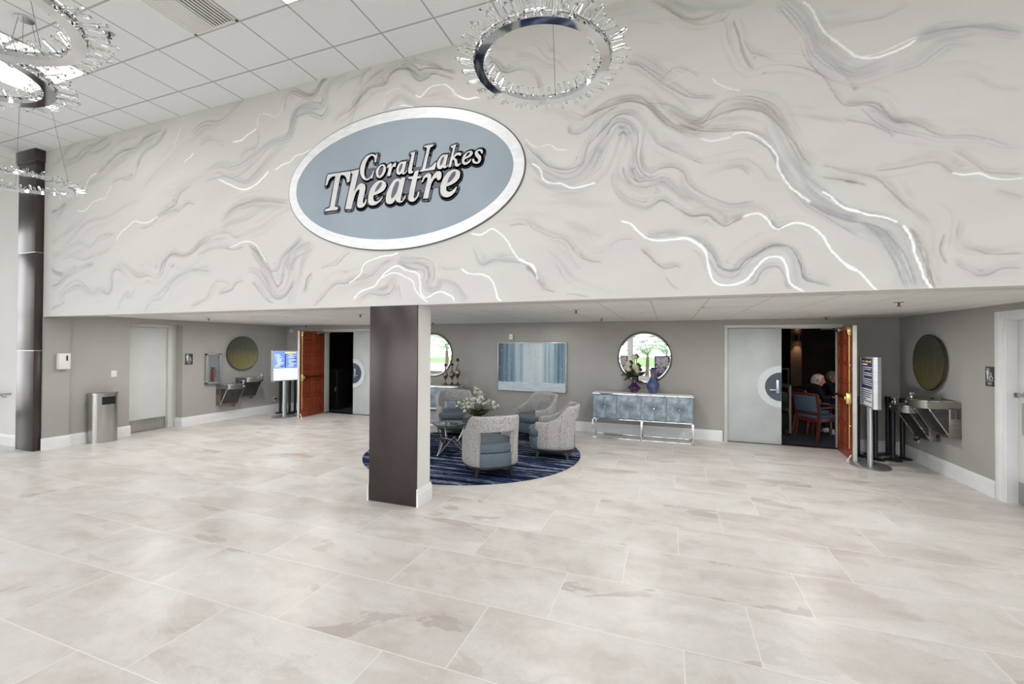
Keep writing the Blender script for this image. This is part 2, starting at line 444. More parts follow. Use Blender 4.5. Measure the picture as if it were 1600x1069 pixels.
# ------------------------------------------------------------------ the painted wall over the lounge
MUR = {'M0': (0, 0, 1), 'M1': (80, 200, 3.688), 'M2': (300, 100, 2.67), 'M3': (450, 90, 5.333), 'M4': (450, 340, 4.0),
       'M5': (820, 140, 3.143), 'M6': (1060, 150, 3.339), 'M7': (1320, 150, 3.339), 'M8': (960, 0, 2.5), 'R': (700, 0, 5.333)}
# sheet | kind colour width opacity | points.   L line, W wash, B bundle of strands, F leaf-metal line
STROKES = """
M1 F f 1.6 1 190,360 205,325 215,300 235,275 262,264
M1 F f 1.6 1 148,476 185,480 210,462 240,428 275,412 300,408 315,398 330,365 348,332
M1 F f 1.7 1 375,650 400,605 440,572 480,537 520,547 560,543 600,520 615,508
M1 F f 1.2 .5 706,108 715,80 728,62 735,30 750,0
M1 F f 1.5 .9 768,200 785,180 805,165 820,145
M1 F f 1 .4 755,260 752,225
M1 W v 20 .36 200,340 300,270 400,190 480,130 560,60 640,10
M1 W v 14 .2 60,470 140,400 200,340 280,300
M1 L g 1.3 .6 262,262 300,235 340,195 390,150 450,122 500,110 530,70 570,45 640,10
M1 B g 9 .55 490,240 500,200 520,160 550,120 600,85 640,45 665,0
M1 L g 1 .3 350,320 400,295 450,305 475,295 495,240
M1 B g 18 .4 60,210 120,190 165,165 200,130 250,115 300,90 350,50
M1 L t 1 .4 0,230 60,180 110,110 170,80
M1 L g 1.4 .6 0,490 30,478 60,460 85,440
M1 W v 16 .35 0,560 40,500 90,430
M1 W t 9 .3 60,690 130,620 180,560 230,530 330,510 400,460 450,430 530,405
M1 B g 7 .45 0,735 60,720 110,690 160,668 230,680 270,640 330,615 370,605
M1 L t 1.1 .4 70,755 120,745 160,760 200,760 260,735 310,720 375,650
M1 L g 1.1 .5 510,580 560,570 600,545 630,500 680,465 720,440 740,385 790,345 820,335
M1 L g 1 .4 620,520 650,500 700,480 740,475 790,435 830,440
M1 W t 9 .25 540,360 560,310 620,240 700,160 760,100 830,50 900,0
M1 W v 6 .25 620,370 660,360 720,355 770,320 850,290 922,240
M1 B g 8 .6 0,915 40,905 80,860 130,830 190,800 250,780
M1 B g 6 .4 0,825 40,840 90,830 150,800
M1 B g 6 .4 0,800 20,830 70,845
M1 B v 11 .6 40,1000 80,940 150,900 200,925 240,950 290,935 330,950 350,900 345,850 360,810 390,805 430,845 450,860
M1 B t 8 .35 380,770 430,800 500,850 560,840 610,860 640,820 660,760 700,725 760,740 820,710 870,660 922,632
M1 L g 1.4 .45 620,850 650,770 700,727 760,738 820,712 870,662 922,634
M1 L b 1.2 .5 540,1069 580,1000 630,985 680,925 720,870 780,830 840,820 922,828
M1 W b 8 .2 560,1000 640,930 720,850 820,815 922,820
M1 L t 1 .3 380,1060 410,1000 440,950 465,970 490,910
M1 L g 1 .4 0,1050 40,1030 85,1000
M1 W t 5 .3 800,1030 850,1000 900,985 922,950
M1 W t 12 .2 0,660 60,620 120,560 200,520
M2 F f 2.0 1 170,325 205,318 230,298 268,270
M2 F f 1.2 .45 272,262 275,225 290,208 320,212 345,222 370,200 385,150
M2 F f 2.0 1 110,482 150,500 200,522 230,522 270,500 300,470 320,447
M2 F f 2.0 .9 345,442 380,420 410,408 430,385 460,375 500,355 534,330
M2 F f 1.8 .9 155,768 185,755 210,743 240,742 265,755 290,790 310,830
M2 B t 7 .5 0,300 20,270 60,245 110,245 150,220 185,170 220,145
M2 L t 1.1 .35 30,340 60,320 95,320 120,340 140,342
M2 L t 1 .3 200,400 230,360 265,350 280,310 275,270
M2 B v 18 .42 60,460 110,430 160,440 200,430 260,390 330,330 400,310 420,260 430,210 470,190 534,190
M2 B v 11 .4 50,480 130,460 190,480 230,490 280,440 340,370 400,330
M2 L t 1.4 .5 385,200 400,130 430,115 480,135 510,120 534,85
M2 B g 10 .45 410,310 420,230 440,180 480,155 534,155
M2 W t 14 .4 120,670 160,620 200,590 250,575 310,575 360,580 410,580
M2 L g 1.2 .4 130,650 170,605 210,585 260,572 330,572 400,582
M2 W g 10 .3 120,690 170,660 230,640 310,600 380,600
M2 W t 8 .25 180,730 240,700 290,680 350,640 420,600
M2 L t 1.2 .3 0,780 40,740 90,715 150,705 180,725 210,715
M2 L g 1.2 .35 20,800 60,780 110,765 150,772 180,775 220,760
M2 B g 9 .55 235,750 270,780 300,830 330,860 360,855 375,810 400,780 430,750 460,720
M2 B g 15 .5 250,770 290,820 320,880 350,940 380,930 395,890 400,840 430,790 500,760
M2 B g 10 .4 230,860 270,865 310,910 350,970 390,960 430,900
M2 L g 1.4 .55 250,910 280,950 310,985 340,1000
M2 L g 1.4 .55 110,965 140,955 165,945 185,915 220,905
M2 B t 6 .4 0,1010 50,985 80,940 100,910 130,905 160,920
M2 L g 1.3 .45 500,870 480,900 468,950
M2 W b 5 .3 0,865 50,865 110,850
M3 B g 8 .6 0,300 50,280 100,300 150,320 190,328 230,300 260,240 290,190 330,175
M3 B v 15 .55 40,560 70,480 110,440 170,400 230,400 280,400 310,350 310,280 340,220 400,180 500,150
M3 B g 8 .45 100,500 160,470 220,480 280,500 330,450 360,390
M3 L g 1.3 .5 380,560 420,500 500,450 560,390 610,320 640,240 690,180 750,130 820,90
M3 L t 1.2 .35 600,240 620,170 650,120 700,90
M3 L g 1.5 .75 520,580 560,440 600,350 650,290 700,250 800,232 830,200 850,150 900,110 960,95 1010,110 1060,170 1100,190 1150,175 1190,145 1250,125
M3 W t 16 .35 650,290 750,160 850,70 930,30
M3 W g 10 .3 400,260 500,180 600,140 650,110
M3 B g 11 .6 935,85 990,70 1040,90 1090,125 1150,115 1220,115 1300,130 1400,160
M3 L g 1.3 .5 935,40 1000,25 1060,45 1150,60 1230,75 1300,100 1400,130
M3 W g 9 .3 930,60 980,90 1040,140 1100,180 1180,150
M3 F f 1.2 .5 800,418 805,370 815,340
M3 F f 1.3 .6 810,310 860,275 910,262 940,258
M3 F f 1.7 1 930,400 990,400 1050,418 1100,418 1220,420
M3 F f 1.2 .4 840,425 880,410 930,400
M3 F f 2 1 1060,310 1100,330 1140,290 1190,245 1240,230 1310,228 1360,260 1390,300 1440,330 1500,345 1560,330 1600,340
M3 W v 6 .4 940,230 990,250 1040,290 1070,310
M3 W v 14 .3 790,450 850,380 920,320 990,350 1030,390
M3 B t 8 .35 950,330 1030,360 1100,378 1200,375 1290,365 1360,390 1430,420
M4 F f 1.4 .9 380,412 430,375 455,350 465,310 490,280 550,255 600,240 650,235 690,218
M4 F f 1.8 1 405,515 450,465 500,445 540,430 570,390 620,335 680,303 740,330 810,350 825,400 830,470 860,502 890,490 920,472 960,465 1000,480 1030,500 1040,528
M4 F f 1.4 .7 570,385 640,350 690,350 740,375 780,400 795,450 830,495 875,530
M4 F f 2 .9 1140,98 1200,108 1240,90 1275,72 1320,95 1370,145 1400,200 1440,260
M4 F f 5 .8 1440,260 1490,280 1530,305 1550,340
M4 F f 2 .7 1550,340 1560,390
M4 F f 1.8 1 1085,320 1130,350 1200,355 1250,370 1280,405 1300,460 1310,505 1335,522
M4 L g 1.2 .5 160,555 220,500 260,450 310,415 370,410 430,385 520,365 560,325 620,285 680,260
M4 B g 9 .7 680,270 720,290 780,315 850,325 860,370 850,410 880,455 930,445 960,400
M4 B g 12 .4 690,240 760,260 850,275 890,300 900,360 890,410
M4 B g 10 .5 920,400 980,400 1040,430 1080,480 1120,520
M4 B g 10 .4 450,500 520,460 600,450 650,400 690,380
M4 B g 10 .3 430,530 500,490 580,500 640,480 680,430 690,520
M4 L g 1.1 .35 200,318 260,305 310,290 350,245 390,215
M4 L g 1.1 .45 150,345 115,390 90,470
M4 B g 14 .35 0,330 30,230 60,180 100,120
M4 B g 12 .3 0,540 60,380 90,250 160,150
M4 L b 1.6 .6 1140,180 1170,220 1195,280 1230,295 1280,265 1350,270 1430,280 1490,300 1540,350
M4 W b 6 .45 1200,275 1300,275 1400,270 1500,300
M4 L g 1.2 .4 1490,300 1530,340 1570,400 1600,440
M4 L t 1 .35 1380,50 1450,40 1500,50
M4 W t 8 .2 1280,20 1380,10 1500,10 1600,50
M4 L t 1 .3 930,310 1000,325 1080,318
M5 F f 1.5 .9 0,240 25,265 60,283 120,270 155,292 210,296
M5 F f 1.9 1 33,362 75,390 90,440 130,460 175,462 220,480 260,480 310,468 350,455
M5 L g 1.3 .5 0,260 60,330 130,380 210,395 280,360 310,280 350,230 400,180 440,135 500,118 550,140 580,190 575,250 570,330 580,390 620,410 670,385 730,380 780,410 800,460 850,500 880,520
M5 B g 5 .45 20,330 90,400 170,430 250,420 310,370 340,290 390,220 430,165 480,150 530,180 550,240 540,330 560,400 610,440 680,420 740,440
M5 B g 5 .45 50,440 130,480 220,490 320,460 390,410 430,330 450,260 470,210 500,205 525,240 530,300 520,370 540,430 600,470
M5 B g 5 .5 455,250 475,215 495,215 500,260 470,330 450,400 470,450 530,490 600,500 640,460 700,480 760,520 830,580 880,600
M5 L g 1.3 .5 400,230 430,180 470,160 520,180 545,230
M5 L g 1.3 .5 460,230 480,205 500,230
M5 L g 1.3 .45 480,380 490,430 520,470
M5 B v 20 .5 20,320 100,400 200,440 290,400 340,320 380,260
M5 W v 12 .3 20,420 130,490 250,500 360,450
M5 B g 14 .35 500,380 540,460 620,460 680,440 740,480 820,560
M5 L g 1.2 .4 430,400 430,480 490,550 590,585 670,545 740,580 820,625 880,618
M5 B r 7 .55 200,105 260,130 300,135 350,100 410,60 480,40 550,35 600,70 650,130 700,175 760,200 880,240
M5 L r 1.8 .7 270,150 330,120 400,90 480,65 560,65 610,90 660,140 720,185 800,215
M5 L g 1.1 .4 215,170 215,205 255,218 310,190 350,150 400,110 460,85
M5 B t 6 .35 80,115 150,105 200,130 240,160 290,155
M5 B g 20 .4 600,60 700,80 800,130 880,150
M5 B t 12 .4 700,100 780,160 880,200
M5 L g 1.1 .35 610,190 640,250 700,290 780,320 880,365
M5 F f 2.2 1 470,645 520,660 560,700 610,735 670,742 740,735 800,733 840,750 880,785
M5 L g 1.4 .5 590,715 650,725 730,718 800,720 880,745
M5 W t 6 .28 0,550 100,555 250,545 400,560 450,570
M5 W g 6 .28 0,600 100,620 200,640
M5 B t 5 .45 250,680 290,740 340,780 390,778 440,740 500,725 560,735
M5 W v 9 .35 190,655 260,670 330,700 390,720
M5 L t 1.2 .4 0,640 50,690 120,720 200,740 240,790 280,830 340,850
M5 L t 1.2 .4 260,800 300,835 380,850
M5 L g 1.2 .4 570,780 620,830 680,875 740,865 765,880
M5 L g 1.2 .35 690,920 720,960 755,980
M5 L g 1.3 .4 0,870 60,920 80,970 150,995
M5 L g 1 .3 200,1005 260,1010 310,1020
M5 W g 9 .22 100,780 180,850 230,920 320,960 430,1000
M6 F f 2.4 .6 110,222 170,235 230,225 275,215
M6 F f 2.8 1 280,205 310,192 355,190 410,210 450,240 490,280 515,320 520,370 545,420 580,470 620,505 690,555
M6 F f 2.0 1 330,635 370,620 420,615 460,640 490,680 520,695 555,680 600,663 660,668 720,700 760,740 790,795 840,850 890,895 935,912
M6 F f 2.4 1 0,742 50,745 100,775 140,810 155,880 175,950 210,982 260,988 310,978 360,955 400,905 440,860 480,840 530,842 560,880 570,930 590,985 660,1020
M6 F f 2.2 1 750,498 790,520 830,560 880,590 935,600
M6 W v 14 .4 150,820 180,890 220,940 290,950 340,890 380,850 440,810 500,790 560,800 600,850 610,920 630,1000
M6 L g 1.4 .6 60,740 130,770 180,830 210,890 250,912 310,908 345,865 400,830 450,800 500,778 570,785 610,820 635,880 650,950 700,972 800,995
M6 L g 1.1 .4 350,992 400,970 430,920 470,895 520,895 545,930 560,990 590,1015
M6 L r 1.7 .65 0,590 60,625 150,622 190,650 240,680 290,655 350,625
M6 B t 10 .45 0,510 100,550 200,590 300,590 400,575 460,600 500,650 540,650 640,640
M6 B g 9 .45 0,400 30,420 50,460 100,500 180,540 280,570 400,550
M6 L g 1.6 .6 480,650 510,685 550,685 570,670
M6 B t 22 .45 0,130 60,170 150,150 220,70 300,30 400,30 480,60 540,150 600,260 650,340 710,380
M6 L r 1.5 .55 0,150 80,175 150,185 250,185 330,178 400,200 470,260
M6 L t 1.4 .5 100,165 180,110 260,80 330,70 400,75 470,100 540,170 600,240 650,320 710,375
M6 B b 24 .4 470,110 530,250 590,370 660,460 740,520 840,590 935,640
M6 L g 1.2 .4 330,210 420,240 480,290 520,360 560,430 620,520 680,580 800,650 935,730
M6 B v 14 .6 640,480 740,560 840,610 935,630
M6 L g 1.3 .5 680,560 760,600 850,640 935,660
M6 W r 3 .5 600,230 640,310 700,370
M6 W t 8 .2 540,80 700,100 935,125
M6 W g 4 .25 640,290 740,290 850,300
M6 L t 1.1 .35 750,360 820,380 935,410
M6 L r 1.8 .45 750,420 800,435 850,440 935,455
M6 W t 6 .3 0,310 120,345 250,340 350,330 430,380 470,430 540,440
M6 L t 1.1 .3 130,420 250,380 320,375 370,410
M7 F f 2.4 1 0,585 60,600 120,620 180,628 230,640 275,660
M7 F f 3.6 1 305,672 335,720 355,770 370,830 395,890 415,950 455,1003
M7 F f 2.2 1 560,400 620,412 700,405 760,425 830,435 880,433 935,427
M7 F f 2.0 1 0,875 70,915 110,955 150,1000 175,1015
M7 B v 26 .62 0,610 100,640 200,660 270,700 320,780 350,860 390,1000
M7 B b 24 .5 0,650 120,690 200,740 260,820 300,920 330,1005
M7 W v 14 .3 60,670 180,730 230,820 260,900 290,1005
M7 L g 1.2 .35 0,640 80,660 200,740
M7 L r 3 .55 330,690 370,730 400,790 425,870 445,950 465,1003
M7 L t 1.3 .45 0,400 70,405 160,430 240,490 290,550 350,600 400,650 430,680
M7 L r 1.8 .5 0,445 60,455 110,470
M7 B g 8 .3 400,600 450,650 460,740 450,850
M7 B g 5 .4 480,545 540,590 560,650 550,730 540,800
M7 L g 1.2 .4 520,720 500,800 530,880
M7 L t 1.6 .5 595,650 585,720 610,785 680,805 760,825 850,825 935,820
M7 L v 1.6 .45 565,850 600,895 650,915 700,940 760,930 830,900 935,900
M7 W v 12 .3 600,920 700,955 850,930 935,930
M7 L t 2.4 .45 150,392 230,380 330,368 420,350 490,350 540,385 600,410 700,400
M7 W t 8 .25 430,350 520,370 600,430 700,440
M7 L r 1.8 .5 0,38 60,38 130,32 180,48 220,90 270,135 330,138 400,160 440,178 520,210
M7 B v 14 .4 100,50 200,130 280,170 400,190 500,215 650,215 760,235 850,260 935,255
M7 L g 1.1 .3 0,120 100,140 200,175 260,215
M7 W t 4 .2 380,130 470,125 600,130 700,130
M7 W t 8 .35 780,490 850,510 935,530
M7 L t 1.1 .3 560,280 640,330 700,370 760,400 935,405
M8 F f 3.2 1 735,5 770,35 795,85 820,125 870,165 910,195 950,222 1000,228 1060,215 1120,190 1180,155
M8 F f 1.3 .9 975,222 1040,205 1110,175 1190,140
M8 F f 1.7 .9 385,305 400,325 440,342 490,355
M8 F f 1 .25 200,325 260,300 330,262
M8 B r 5 .6 130,0 200,30 250,60 300,75 350,70 400,50 450,42
M8 L t 1.3 .4 160,0 230,50 280,85 340,95 420,80 455,45
M8 B r 5 .5 400,60 440,90 450,150 470,200 500,250 540,270 590,250 680,248 760,265 820,295 860,350 900,400 980,400 1040,420 1090,470 1150,480
M8 B g 6 .6 460,80 480,130 500,200 530,255 550,268
M8 L t 1.1 .3 500,150 530,200 570,215 630,240
M8 W b 14 .55 180,5 280,20 380,30 480,20 560,0
M8 B v 24 .5 640,0 700,50 750,120 780,200 850,270 950,300 1080,260
M8 W r 16 .2 770,60 800,140 860,200 930,240
M8 B t 10 .35 780,90 850,95 950,80 1040,65 1100,35 1150,5
M8 B v 14 .45 1150,160 1250,130 1350,115 1430,110 1530,135 1600,140
M8 L g 1.4 .55 1180,145 1280,115 1400,105 1500,115 1600,130
M8 B v 16 .22 1080,270 1180,240 1300,160 1450,170 1600,180
M8 B t 6 .3 1190,300 1270,290 1380,285 1440,310 1490,340 1600,350
M8 B g 14 .35 50,250 100,260 160,300 230,340 300,380 400,385
M8 L g 1.2 .4 40,245 100,258 170,310 280,375 400,385
M8 W t 5 .2 50,90 150,80 250,80
M8 W t 5 .18 60,215 160,215 250,240
M8 B r 7 .5 0,395 60,380 110,385 170,430 230,480 290,495
M8 B t 14 .4 290,495 380,440 440,400 520,390 590,410 640,460 680,500
M8 L t 1 .25 170,330 230,270 270,270 330,300
R B g 3 .55 490,460 560,430 640,380 700,370 760,410 820,480 920,510 980,580 1040,600 1150,580
R L g 1.2 .5 300,520 390,530 440,590 500,605 580,580 660,590 730,650 760,720 770,790
R F f 1 .35 500,600 580,575 660,585 730,645
R W t 10 .3 560,450 700,470 800,540 900,560
R W t 5 .3 370,380 450,410 550,400
R W t 8 .2 1100,140 1300,130 1600,100
"""
MCOL = {'g': (0.17, 0.17, 0.18), 'v': (0.31, 0.305, 0.37), 't': (0.31, 0.275, 0.245), 'b': (0.31, 0.37, 0.41), 'r': (0.20, 0.15, 0.13)}
def build_mural():
    rng = np.random.default_rng(5)
    x0, x1, z0, z1 = XL, hx1, 2.224, hz
    h = 0.005
    nx, nz = int((x1 - x0) / h), int((z1 - z0) / h)
    keys = list(MCOL)
    A = {k: np.zeros((nz, nx), np.float64) for k in keys}       # crisp
    Sf = {k: np.zeros((nz, nx), np.float64) for k in keys}      # soft
    FO = np.zeros((nz, nx))
    SIG, SIGS = 0.62, 2.6
    def splat(buf, P, w):
        u = (P[:, 0] - x0) / h - 0.5; v = (P[:, 1] - z0) / h - 0.5
        iu = np.floor(u).astype(int); iv = np.floor(v).astype(int); fu = u - iu; fv = v - iv
        for du, dv, ww in ((0, 0, (1 - fu) * (1 - fv)), (1, 0, fu * (1 - fv)), (0, 1, (1 - fu) * fv), (1, 1, fu * fv)):
            a = iu + du; b = iv + dv; ok = (a >= 0) & (a < nx) & (b >= 0) & (b < nz)
            buf += np.bincount((b[ok] * nx + a[ok]), weights=(w * ww)[ok], minlength=nx * nz).reshape(nz, nx)
    def sm(n, k):
        r = rng.normal(size=n + 8 * k); ker = np.hanning(2 * k + 3); ker /= np.sqrt((ker ** 2).sum())
        return np.convolve(r, ker, 'same')[4 * k:4 * k + n]
    acc = {}
    def queue(key, P, w): acc.setdefault(key, []).append((P, w))
    for line in STROKES.strip().splitlines():
        p = line.split(); ox, oy, sc = MUR[p[0]]; kind, col, wid, op = p[1], p[2], float(p[3]), float(p[4])
        px = [tuple(map(float, q.split(','))) for q in p[5:]]
        W = []
        for a, b in px:
            q = at_y(ox + a / sc, oy + b / sc, hy1); W.append((q.x, q.z))
        m_ = px[len(px) // 2]; a_ = at_y(ox + m_[0] / sc, oy + m_[1] / sc, hy1); b_ = at_y(ox + m_[0] / sc, oy + m_[1] / sc + 1, hy1)
        k = abs(a_.z - b_.z)                      # metres of wall per sheet pixel, vertically
        C = np.array(crom(W, 10))
        seg = np.r_[0, np.cumsum(np.hypot(*np.diff(C, axis=0).T))]
        L = seg[-1]; n = max(8, int(L / (h * 0.5))); s = np.linspace(0, L, n)
        C = np.c_[np.interp(s, seg, C[:, 0]), np.interp(s, seg, C[:, 1])]
        T = np.gradient(C, axis=0); T /= np.maximum(np.hypot(T[:, 0], T[:, 1]), 1e-9)[:, None]; N = np.c_[-T[:, 1], T[:, 0]]
        wm = wid * k * (0.62 if kind == 'F' else 1.0); ds = (L / n) / h
        kk = max(3, int(0.10 / (L / n)))
        ends = np.clip(np.minimum(s, L - s) / (0.10 * L + 1e-6), 0, 1) ** 0.7
        if kind == 'F':
            wob = sm(n, max(2, kk // 6)) * 0.10 * wm
            cnt = max(1, int(round(wm / (h * 0.8))))
            half = wm / 2 * (0.55 + 0.35 * np.abs(sm(n, kk // 2 + 1)))
            for j in range(cnt):
                o = (0 if cnt == 1 else (j / (cnt - 1) * 2 - 1)) * half + wob
                P = C + N * o[:, None]
                queue('F', P, np.full(n, op * 0.95 * ds * SIG * 2.5) * np.clip(ends * 3, 0, 1))
            continue
        for g_ in range(3 if L > 0.5 else 1):        # faint wisps that follow the same drift
            a_ = rng.uniform(0, 0.45); b_ = a_ + rng.uniform(0.35, 0.55); i0, i1 = int(a_ * n), int(min(1, b_) * n)
            if i1 - i0 < 12 or L < 0.4: continue
            o_ = rng.choice((-1, 1)) * rng.uniform(0.02, min(0.20, 0.10 * L)) + sm(n, kk * 3) * 0.012; e_ = np.sin(np.linspace(0, PI, i1 - i0)) ** 0.6
            for j in range(int(rng.integers(2, 6))):
                oo = o_ + j * 0.009 + sm(n, kk) * 0.002
                queue((keys[int(rng.integers(0, 5))] if rng.random() < 0.5 else (col if col != 'f' else 'g'), int(rng.random() < 0.4)), (C + N * oo[:, None])[i0:i1], rng.uniform(0.03, 0.13) * ds * SIG * 2.5 * e_)
        if kind == 'L':
            op *= 1.35; cnt = max(1, int(round(wm / (h * 1.6))))
            for j in range(cnt):
                o = (0 if cnt == 1 else (j / (cnt - 1) - 0.5) * wm) + sm(n, kk) * 0.0025
                P = C + N * np.broadcast_to(o, (n,))[:, None]
                w = op * ds * SIG * 2.5 * (0.75 + 0.35 * sm(n, kk * 2)).clip(0.15, 1.5) * ends / (1 + 0.25 * (cnt - 1))
                queue((col, 0), P, w)
            # a faint wash trailing one side of the line
            for j in range(9 if L > 0.25 else 3):
                o = (j + 0.7) / 9 * (min(0.03, 0.06 * L) + 2.6 * wm) * (1 + 0.3 * sm(n, kk * 2)) + sm(n, kk) * 0.003
                queue((col, j % 2), C + N * o[:, None], (op * 0.22 * (1 - j / 10) * ds * (SIG if j % 2 == 0 else SIGS * 0.6) * 2.5 * (0.6 + 0.6 * sm(n, kk)).clip(0, 1.8)) * ends)
            continue
        cnt = int(np.clip(wm / (h * 1.3), 4, 46)); base = 1.0 if kind == 'B' else 0.8
        swell = (1 + 0.22 * sm(n, kk * 4)).clip(0.4, 1.7)
        for j in range(cnt):
            q = j / (cnt - 1) * 2 - 1 + rng.normal() * 0.03
            o = q * wm * 0.5 * swell + sm(n, kk * 2) * 0.05 * wm
            prof = (1 - 0.75 * abs(q)) * (0.6 + 0.8 * rng.random()) if kind == 'W' else (0.28 + 1.5 * rng.random() ** 4)
            w = (op * 0.62 * base * prof * ds * SIG * 2.5 * wm / cnt / (h * 1.0) * (0.55 + 0.55 * sm(n, kk * 3)).clip(0, 1.8) * ends)
            queue((col, 0 if rng.random() < (0.6 if kind == 'B' else 0.25) else 1), C + N * o[:, None], w)
    # a few generic strands for the stretch of wall beyond the right of the photograph
    for i in range(16):
        zz = 2.4 + 2.5 * rng.random(); xs = np.linspace(2.6 + 0.4 * rng.random(), hx1, 500)
        ys = zz - 0.28 * (xs - 2.6) + 0.16 * np.cumsum(sm(500, 40)) * 0.02
        key = keys[i % 5]
        for j in range(10):
            queue((key, j % 2), np.c_[xs, ys + j * 0.009 * (1 + 0.3 * sm(500, 40))], np.full(500, 0.16 * np.hypot(*np.diff(np.c_[xs, ys], axis=0).mean(0)) / h * SIG * 2.5) * np.clip((xs - 2.6), 0, 1))
    def blur(a, s):
        r = int(3 * s) + 1; ker = np.exp(-0.5 * (np.arange(-r, r + 1) / s) ** 2); ker /= ker.sum()
        out = np.zeros_like(a)
        for i, kv in zip(range(-r, r + 1), ker): out += kv * np.roll(a, i, 0)
        a = out; out = np.zeros_like(a)
        for i, kv in zip(range(-r, r + 1), ker): out += kv * np.roll(a, i, 1)
        return out
    for key, L in acc.items():
        P = np.concatenate([q[0] for q in L]); w = np.concatenate([q[1] for q in L])
        buf = np.zeros((nz, nx)); splat(buf, P, w)
        if key == 'F': FO = blur(buf, 0.6)
        elif key[1] == 0: A[key[0]] += blur(buf, SIG)
        else: Sf[key[0]] += blur(buf, SIGS)
    # broad cloudy tints, drawn out along the diagonal drift of the pattern
    def cloud(sx, sz, seed):
        r = np.random.default_rng(seed); g = r.random((nz // 8 + 2, nx // 8 + 2))
        g = blur(g, 1.0)
        bx, bz = int(sx / h / 8), int(sz / h / 8)
        for _ in range(2):
            g = np.stack([np.roll(g, (i // 3, i), (0, 1)) for i in range(-bx, bx + 1, max(1, bx // 6))]).mean(0)
            g = np.stack([np.roll(g, i, 0) for i in range(-bz, bz + 1)]).mean(0)
        g = (g - g.min()) / (g.max() - g.min())
        iu = np.linspace(0, g.shape[1] - 1.001, nx); iv = np.linspace(0, g.shape[0] - 1.001, nz)
        a = iu.astype(int); b = iv.astype(int); fu = iu - a; fv = (iv - b)[:, None]
        return (g[b][:, a] * (1 - fu) + g[b][:, a + 1] * fu) * (1 - fv) + (g[b + 1][:, a] * (1 - fu) + g[b + 1][:, a + 1] * fu) * fv
    img = np.empty((nz, nx, 3)); img[:] = (0.700, 0.682, 0.655)
    c1 = cloud(0.5, 0.05, 1)[..., None]; c2 = cloud(0.9, 0.08, 2)[..., None]
    img = img * (1 - 0.10 * (c1 > 0) * c1) + 0.0
    img = img * (1 - 0.16 * c2) + np.array((0.62, 0.625, 0.645)) * 0.16 * c2
    for key in keys:
        a = 1 - np.exp(-1.55 * (A[key] + Sf[key]))
        img = img * (1 - a[..., None]) + np.array(MCOL[key]) * a[..., None]
    fo = np.clip(FO, 0, 1)
    # vertices: finer towards the near end of the wall
    xs = [x0]
    while xs[-1] < x1:
        d = math.hypot(xs[-1] * 0.9, 4.1)
        xs.append(xs[-1] + min(0.015, max(0.0052, 0.0014 * d * d / 4.1)))
    xs[-1] = x1; xs = np.array(xs); zs = np.linspace(z0, z1, 520)
    iu = np.clip(((xs - x0) / h).astype(int), 0, nx - 1); iv = np.clip(((zs - z0) / h).astype(int), 0, nz - 1)
    Xg, Zg = np.meshgrid(xs, zs); R, Q = Xg.shape
    co = np.stack([Xg, np.full_like(Xg, hy1), Zg], -1).reshape(-1, 3)
    idx = np.arange(R * Q).reshape(R, Q)
    fc = np.stack([idx[:-1, :-1], idx[:-1, 1:], idx[1:, 1:], idx[1:, :-1]], -1).reshape(-1, 4)
    # back slab so that the wall has its thickness
    e = len(co); T = 0.28
    ext = np.array([(x, y, z) for y in (hy1, hy1 + T) for z in (z0, z1) for x in (x0, x1)], float)
    co2 = np.vstack([co, ext]); side = [(e, e + 4, e + 5, e + 1), (e + 4, e + 6, e + 7, e + 5), (e + 2, e + 3, e + 7, e + 6), (e, e + 2, e + 6, e + 4), (e + 1, e + 5, e + 7, e + 3)]
    fc2 = np.vstack([fc, np.array(side)])
    me = bpy.data.meshes.new('wall_mural')
    me.vertices.add(len(co2)); me.vertices.foreach_set('co', co2.ravel())
    me.loops.add(fc2.size); me.loops.foreach_set('vertex_index', fc2.ravel().astype(np.int32))
    me.polygons.add(len(fc2)); me.polygons.foreach_set('loop_start', np.arange(0, fc2.size, 4, dtype=np.int32))
    me.update(calc_edges=True)
    at_ = me.color_attributes.new('paint', 'FLOAT_COLOR', 'POINT')
    c = np.ones((len(co2), 4)); c[:, :3] = (0.72, 0.71, 0.69); c[:, 3] = 0
    c[:e, :3] = img[iv][:, iu].reshape(-1, 3); c[:e, 3] = fo[iv][:, iu].reshape(-1)
    at_.data.foreach_set('color', c.ravel().astype(np.float32))
    m = mat('marbled_mural_paint', (0.8, 0.8, 0.8, 1), 0.6, 0, 0.3); t = NT(m)
    a = t.n('ShaderNodeAttribute', attribute_name='paint')
    n = t.noise(t.coord(scale=(3, 1, 9), rot=(0, math.radians(16), 0)), 2.2, 6, 0.65)
    col = t.mix(t.math('MULTIPLY', n, 0.10), a.outputs['Color'], (0.55, 0.545, 0.55, 1))
    t.base(t.mix(a.outputs['Alpha'], col, (0.97, 0.97, 0.97, 1)))
    t.l(t.math('MULTIPLY', a.outputs['Alpha'], 0.55), t.b.inputs['Metallic'])
    t.l(t.math('MULTIPLY_ADD', a.outputs['Alpha'], -0.25, 0.6), t.b.inputs['Roughness'])
    me.materials.append(m)
    o = bpy.data.objects.new('wall_mural', me); COL.objects.link(o)
    return struct(o, 'high white wall painted with grey and violet marble veins and silver leaf lines')
build_mural()

